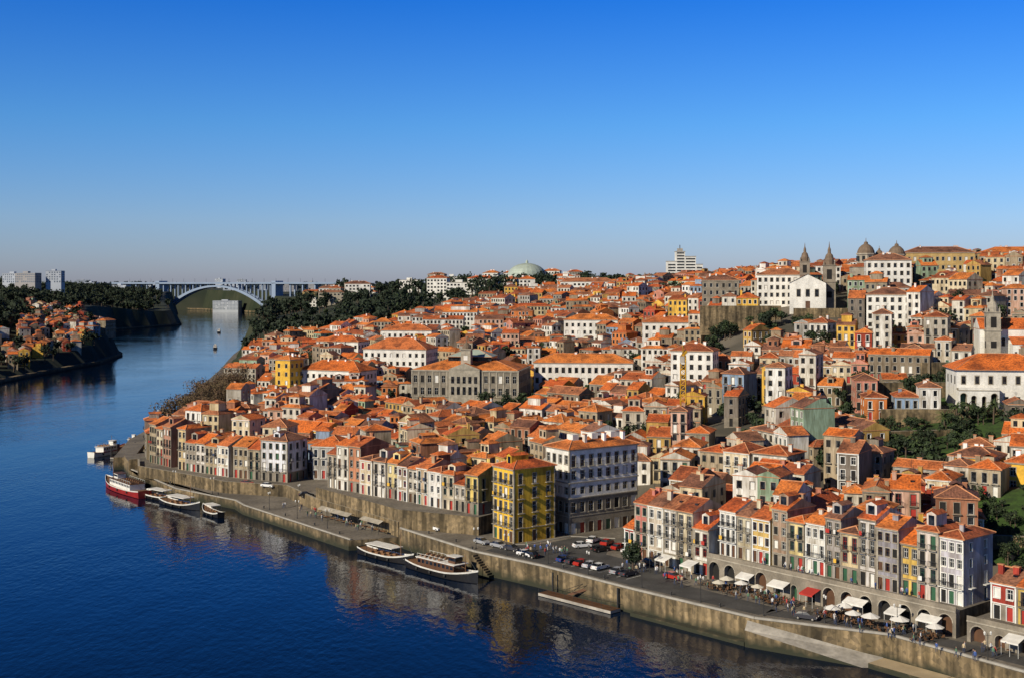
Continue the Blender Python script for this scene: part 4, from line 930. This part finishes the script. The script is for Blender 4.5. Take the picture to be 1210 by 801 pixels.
# ---------------------------------------------------------------- road, cars, street furniture
def strip(name, pts, w, z, mat):
    mb = MB()
    for a, b_ in zip(pts[:-1], pts[1:]):
        a = Vector(a); b_ = Vector(b_); d = (b_-a).normalized(); nn = Vector((-d.y, d.x))*w/2; mb.face([(*(a-nn), z), (*(b_-nn), z), (*(b_+nn), z), (*(a+nn), z)], mat)
    return mb.obj(name)
mb = MB(); mb.face([(*q, 4.604) for q in [(-2,284),(-6,278),(8,263.5),(26,243.5),(45,224),(50,228),(34,247),(31,262),(21,274),(24,290),(17,294),(6,284)]], 'asphalt'); mb.obj('road')
strip('road', [(47,226),(66,215),(96,180)], 4.5, 4.604, 'asphalt')
lm = MB()
for k in range(9):
    p = Vector((9,266))+Vector((.69,-.72))*k*2.6
    a = p; b_ = p+Vector((.72,.69))*4.6; nn = Vector((.69,-.72))*.07
    lm.face([(*(a-nn), 4.609), (*(b_-nn), 4.609), (*(b_+nn), 4.609), (*(a+nn), 4.609)], 'line_paint')
lm.obj('road_markings')
wallline('pavement_kerb', [(-1.5,284.2),(3,284.2),(14,293.5),(24.5,291)], 4.4, 4.74, .3, 'kerb_stone')
def car():
    mb = MB(); w = .84
    prof = [(-2.1,.35),(-2.15,.75),(-1.9,.98),(-1.25,1.02),(1.05,1.0),(1.95,.82),(2.12,.6),(2.1,.32)]
    for i in range(len(prof)):
        a, b_ = prof[i], prof[(i+1) % len(prof)]; mb.face([(a[0],-w,a[1]),(a[0],w,a[1]),(b_[0],w,b_[1]),(b_[0],-w,b_[1])], 'paint')
    for s_ in (-w, w): mb.face([(x, s_, z) for x, z in prof], 'paint')
    w2 = .66
    mb.face([(-1.25,-w2,1.44),(.25,-w2,1.46),(.25,w2,1.46),(-1.25,w2,1.44)], 'paint')
    mb.face([(-1.75,-w+.03,1.0),(-1.25,-w2,1.44),(-1.25,w2,1.44),(-1.75,w-.03,1.0)], 'glass'); mb.face([(1.05,-w+.03,1.0),(.25,-w2,1.46),(.25,w2,1.46),(1.05,w-.03,1.0)], 'glass')
    for s_ in (-1, 1): 
        mb.face([(-1.75,s_*(w-.03),1.0),(-1.25,s_*w2,1.44),(.25,s_*w2,1.46),(1.05,s_*(w-.03),1.0)], 'glass'); mb.beam((-.5,s_*(w-.01),1.0), (-.5,s_*(w2+.01),1.45), .04, 'paint')
        for x in (-1.3, 1.35): mb.beam((x, s_*(w-.18), .32), (x, s_*(w+.03), .32), .32, 'rubber', n=12); mb.beam((x, s_*(w+.03), .32), (x, s_*(w+.05), .32), .17, 'kerb_stone', n=8)
        mb.box(2.02, 2.14, s_*.62-.16, s_*.62+.16, .6, .74, 'white_paint'); mb.box(-2.17, -2.1, s_*.62-.14, s_*.62+.14, .7, .85, 'red_paint')
    return mb
c0 = car().obj('parked_car', (3, 272, 4.61), math.radians(-46), (.7,.7,.7)); CC = [(.75,.75,.75),(.75,.75,.74),(.05,.05,.06),(.3,.31,.33),(.5,.5,.52),(.4,.03,.02),(.03,.06,.2),(.02,.02,.02),(.7,.7,.68)]
for k in range(8):
    p = Vector((11.2,266.8))+Vector((.69,-.72))*k*2.6+Vector((.72,.69))*(.4)
    if k in (5,): continue
    dup(c0, (p.x, p.y, 4.612), math.radians(43.8), R.choice(CC))
for (x, y, a) in ((-3,281,-44),(0,277.8,-44),(4,271,136),(-7,285,-50),(19,287,60),(22,284,60),(16,281,20),(24.5,279,40),(26.5,276,40),(27.5,270,-46),(30,264,-50),(20,277,35),(33,251,-50),(53,221,-30),(-58,346,20),(-72,362,-25),(-79,366,-25),(-19,301,-44)):
    dup(c0, (x, y, 5.01 if y > 340 else 4.612), math.radians(a), R.choice(CC))
def parasol():
    mb = MB(); mb.beam((0,0,0), (0,0,2.5), .05, 'wood'); mb.lathe(0, 0, [(1.75,2.1),(1.7,2.15),(.9,2.5),(.05,2.85)], 'cloth', 8); mb.box(-.4, .4, -.4, .4, .7, .75, 'wood'); mb.beam((0,0,0),(0,0,.12), .35, 'iron', n=8)
    for a in range(4):
        x, y = math.cos(a*1.57+.5)*.95, math.sin(a*1.57+.5)*.95; mb.box(x-.2, x+.2, y-.2, y+.2, .42, .47, 'iron'); mb.box(x*1.2-.2, x*1.2+.2, y*1.2-.03, y*1.2+.03, .47, .85, 'iron')
        for b_ in (-.17, .17): mb.beam((x+b_, y, 0), (x+b_, y, .42), .02, 'iron')
    return mb
p0 = parasol().obj('cafe_parasol', (*A_(20, -5), 4.6), 0, (.7,.68,.63))
for s_ in list(np.arange(14, 34, 3.6))+list(np.arange(46, 62, 3.2)):
    for o_ in (-4.2, -7.2):
        if R.random() < .55: q = A_(s_+R.uniform(-.6,.6), o_+R.uniform(-.5,.5)); dup(p0, (*q, 4.61), R.uniform(0, 1), (.7,.68,.63) if s_ < 40 else R.choice([(.35,.03,.02),(.6,.55,.45),(.7,.68,.63)]), R.uniform(.75, 1.0))
def cafe_set():
    mb = MB(); mb.lathe(0, 0, [(.25,0),(.04,.05),(.04,.68),(.4,.7),(.4,.74),(0,.745)], 'iron', 10)
    for a in range(4):
        x, y = math.cos(a*1.57+.5)*.8, math.sin(a*1.57+.5)*.8; mb.box(x-.2, x+.2, y-.2, y+.2, .42, .47, 'wood'); mb.box(x*1.22-.2, x*1.22+.2, y*1.22-.03, y*1.22+.03, .47, .88, 'wood')
        for b_ in (-.17, .17): mb.beam((x+b_, y-.15, 0), (x+b_, y-.15, .42), .02, 'iron'); mb.beam((x+b_, y+.15, 0), (x+b_, y+.15, .42), .02, 'iron')
    return mb
cs = cafe_set().obj('cafe_table', (*A_(30, -6), 4.6))
for _ in range(60): q = A_(R.choice([R.uniform(12, 36), R.uniform(42, 64)]), R.uniform(-8.4, -3.4)); dup(cs, (*q, 4.61), R.uniform(0, 1.5))
def canopy(s_, L, c='canvas_white'):
    mb = MB(); D = R.uniform(1.6, 2.8)
    mb.face([(0,0,3.1),(L,0,3.1),(L,-D,2.4),(0,-D,2.4)], c); mb.face([(0,-D,2.4),(L,-D,2.4),(L,-D,2.1),(0,-D,2.1)], c)
    for x in (0.05, L/2, L-.05): mb.beam((x,-D+.1,0), (x,-D+.1,2.4), .04, 'white_paint')
    for k in range(int(L/1.6)): mb.box(.4+k*1.6, 1.1+k*1.6, -1.8, -1.1, .7, .75, 'wood'); mb.beam((.75+k*1.6,-1.45,0), (.75+k*1.6,-1.45,.7), .05, 'iron')
    mb.obj('cafe_awning', (*A_(s_, -1.4), 4.6), angA)
for s_, L, c in ((18,4,'canvas_white'),(24,3,'canvas_white'),(33,4.4,'canvas_white'),(42,3,'canvas_red'),(50,4,'canvas_white'),(58,3.4,'canvas_white'),(2,3,'canvas_white'),(72,3,'canvas_white'),(79,3,'canvas_white')): canopy(s_, L, c)
def marquee(x, y, ang, L, W, z):
    mb = MB()
    for i in range(int(L/3)+1):
        for sy_ in (-W/2, W/2): mb.beam((-L/2+i*3, sy_, 0), (-L/2+i*3, sy_, 2.6), .06, 'iron')
        mb.box(-L/2+i*3-.9, -L/2+i*3+.9, -.5, .5, .75, .85, 'wood')
    mb.face([(-L/2,-W/2,2.6),(L/2,-W/2,2.6),(L/2,0,3.3),(-L/2,0,3.3)], 'granite_light'); mb.face([(-L/2,0,3.3),(L/2,0,3.3),(L/2,W/2,2.6),(-L/2,W/2,2.6)], 'concrete')
    mb.obj('market_stall', (x, y, z), math.radians(ang))
marquee(-46, 322, -50, 15, 3, 2.5); marquee(-35, 310, -50, 9, 3, 2.5)
def lamp():
    mb = MB(); mb.beam((0,0,0), (0,0,.5), .16, 'iron', .1, 8); mb.beam((0,0,.5), (0,0,4.6), .07, 'iron', .05, 8); mb.beam((-.5,0,4.3), (.5,0,4.3), .03, 'iron')
    for x in (-.5, .5): mb.lathe(x, 0, [(.1,4.35),(.2,4.7),(.22,4.75),(.05,4.95)], 'white_paint', 6)
    return mb
l0 = lamp().obj('street_lamp', (76,196,4.6), 0)
for x, y, z in ((66,212,4.6),(55,218,4.6),(45,222.5,4.6),(35,232,4.6),(25,243,4.6),(15,254,4.6),(7,264,4.6),(-2,272,4.6),(-9,279,4.6),(-48,313,2.5),(-58,326,2.5),(-68,339,2.5),(-90,364.5,2.5),(-105,378,2.5),(28,256,4.6),(-62,352,2.5)): dup(l0, (x+.8, y+.8, z), R.uniform(0, 3))
def person(stride, arm):
    V = [(0,0,.95),(0,0,1.2),(0,0,1.42),(0,0,1.52),(0,.02,1.64),(0,.01,1.76),
         (.19,0,1.40),(.24,arm,1.12),(.25,arm*2+.05,.88),(.25,arm*2+.09,.78),(-.19,0,1.40),(-.24,-arm,1.12),(-.25,-arm*2+.05,.88),(-.25,-arm*2+.09,.78),
         (.10,0,.90),(.11,stride*.5+.03,.5),(.11,stride,.09),(.11,stride+.16,.04),(-.10,0,.90),(-.11,-stride*.5+.03,.5),(-.11,-stride,.09),(-.11,-stride+.16,.04)]
    E = [(0,1),(1,2),(2,3),(3,4),(4,5),(2,6),(6,7),(7,8),(8,9),(2,10),(10,11),(11,12),(12,13),(0,14),(14,15),(15,16),(16,17),(0,18),(18,19),(19,20),(20,21)]
    rad = [.15,.14,.15,.06,.105,.07,.07,.05,.038,.035,.07,.05,.038,.035,.09,.065,.045,.035,.09,.065,.045,.035]
    me = bpy.data.meshes.new('p'); me.from_pydata(V, E, []); o = bpy.data.objects.new('p', me); COL.objects.link(o)
    o.modifiers.new('s', 'SKIN'); 
    for i, r in enumerate(rad): me.skin_vertices[0].data[i].radius = (r, r*.8)
    me.skin_vertices[0].data[0].use_root = True
    sb = o.modifiers.new('u', 'SUBSURF'); sb.levels = 1
    bpy.context.view_layer.update(); dg = bpy.context.evaluated_depsgraph_get(); m2 = bpy.data.meshes.new_from_object(o.evaluated_get(dg)); bpy.data.objects.remove(o)
    m2.materials.clear()
    for k in ('denim', 'cloth', 'skin', 'hair'): m2.materials.append(MATS[k])
    for p in m2.polygons:
        c = p.center; p.use_smooth = True
        p.material_index = 3 if c.z > 1.7 or (c.z > 1.58 and c.y < -.02) else 2 if c.z > 1.5 or (abs(c.x) > .2 and c.z < .86) else 1 if c.z > .92 or abs(c.x) > .2 else 0
    return m2
try:
    PM = [person(.28, .12), person(.05, .03), person(.2, -.1)]
    def pers(x, y, z): 
        o = bpy.data.objects.new('pedestrian', R.choice(PM)); COL.objects.link(o); o.location = (x, y, z+.01); o.rotation_euler = (0, 0, R.uniform(0, 6.28)); o.scale = (R.uniform(.94, 1.05),)*3
        o.color = (*R.choice([(.6,.6,.6),(.05,.05,.06),(.4,.05,.04),(.05,.1,.3),(.5,.4,.25),(.1,.2,.12),(.7,.7,.68)]), 1)
    for _ in range(90): q = A_(R.uniform(2, 85), R.uniform(-11, -3.2)); pers(*q, 4.6)
    for _ in range(14): q = A_(R.uniform(14, 60), R.uniform(.3, 1.6)); pers(*q, 9.2)
    for _ in range(26): t = R.random(); pers(-38-30*t+R.uniform(0,6), 307+36*t+R.uniform(0,4), 2.5)
    for _ in range(12): t = R.random(); pers(-84-30*t+R.uniform(0,2), 366+28*t+R.uniform(0,3), 2.5)
    for _ in range(20): pers(R.uniform(0, 14), R.uniform(272, 280), 4.6)
except Exception as e: print('person fail', e)
def crane():
    mb = MB(); h = 25; w = .8; c = [(-w,-w),(w,-w),(w,w),(-w,w)]; Y_ = 'crane_yellow'
    for x, y in c: mb.beam((x,y,-2), (x,y,h), .15, Y_)
    for k in range(int(h/1.6)):
        for i in range(4): a, b_ = c[i], c[(i+1) % 4]; mb.beam((*a, k*1.6), (*b_, (k+1)*1.6), .08, Y_); mb.beam((*a, k*1.6), (*b_, k*1.6), .07, Y_)
    mb.box(-.8, .8, -.9, .9, h, h+1.8, Y_); mb.beam((0,0,h+1.8), (0,0,h+5), .2, Y_)
    for y in (-.5, .5): mb.beam((-5,y,h+1.8), (17,y,h+1.8), .09, Y_)
    mb.beam((-5,0,h+2.8), (17,0,h+2.8), .09, Y_)
    for k in range(22):
        x = -5+k; mb.beam((x,-.5,h+1.8), (x+.5,0,h+2.8), .05, Y_); mb.beam((x+.5,0,h+2.8), (x+1,.5,h+1.8), .05, Y_)
    mb.beam((0,0,h+5), (15,0,h+2.8), .05, 'iron'); mb.beam((0,0,h+5), (-5,0,h+2.8), .05, 'iron'); mb.box(-5.5, -3.5, -.7, .7, h-.2, h+1.8, 'concrete'); mb.beam((11,0,h+1.8), (11,0,h-6), .04, 'iron')
    mb.obj('tower_crane', (53, 380, 16), math.radians(79))
crane()

# ---------------------------------------------------------------- light, sky, camera
el = math.radians(29); az = Vector((-.75, -.66)).normalized()
sun = bpy.data.lights.new('sun', 'SUN'); sun.energy = 5.0; sun.angle = math.radians(.53); sun.color = (1, .89, .70)
so = bpy.data.objects.new('sun', sun); COL.objects.link(so)
dirv = Vector((az.x*math.cos(el), az.y*math.cos(el), math.sin(el))); so.rotation_euler = dirv.to_track_quat('Z', 'Y').to_euler(); so.location = (0, 0, 300)
wd = bpy.data.worlds.new('World'); scene.world = wd; wd.use_nodes = True; nt = wd.node_tree; bg = nt.nodes['Background']
sk = nt.nodes.new('ShaderNodeTexSky'); sk.sky_type = 'NISHITA'; sk.sun_disc = False; sk.sun_elevation = el; sk.sun_rotation = math.atan2(az.x, az.y) % (2*math.pi); sk.air_density = 1.0; sk.dust_density = .4; sk.ozone_density = 3; sk.altitude = 100
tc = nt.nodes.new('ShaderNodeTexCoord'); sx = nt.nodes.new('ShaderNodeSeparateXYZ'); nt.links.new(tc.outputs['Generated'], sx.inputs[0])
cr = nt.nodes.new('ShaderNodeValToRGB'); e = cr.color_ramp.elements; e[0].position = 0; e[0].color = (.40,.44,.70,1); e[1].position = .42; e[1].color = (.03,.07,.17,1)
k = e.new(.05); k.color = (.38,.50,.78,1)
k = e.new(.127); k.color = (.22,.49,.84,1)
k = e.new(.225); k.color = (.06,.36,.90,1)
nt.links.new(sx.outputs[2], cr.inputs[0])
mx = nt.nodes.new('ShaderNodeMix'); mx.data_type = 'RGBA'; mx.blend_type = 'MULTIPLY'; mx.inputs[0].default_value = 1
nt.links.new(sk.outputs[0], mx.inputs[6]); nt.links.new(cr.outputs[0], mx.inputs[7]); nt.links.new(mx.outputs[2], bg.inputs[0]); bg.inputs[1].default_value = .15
cam = bpy.data.cameras.new('camera'); co = bpy.data.objects.new('camera', cam); COL.objects.link(co); scene.camera = co
co.location = (0, 0, 65); co.rotation_euler = (math.radians(90), 0, 0); cam.sensor_width = 36; cam.sensor_fit = 'HORIZONTAL'; cam.lens = 1450/1210*36; cam.shift_y = -65.5/1210
cam.clip_start = 1; cam.clip_end = 40000
scene.view_settings.view_transform = 'Standard'; scene.view_settings.look = 'None'; scene.view_settings.exposure = 0
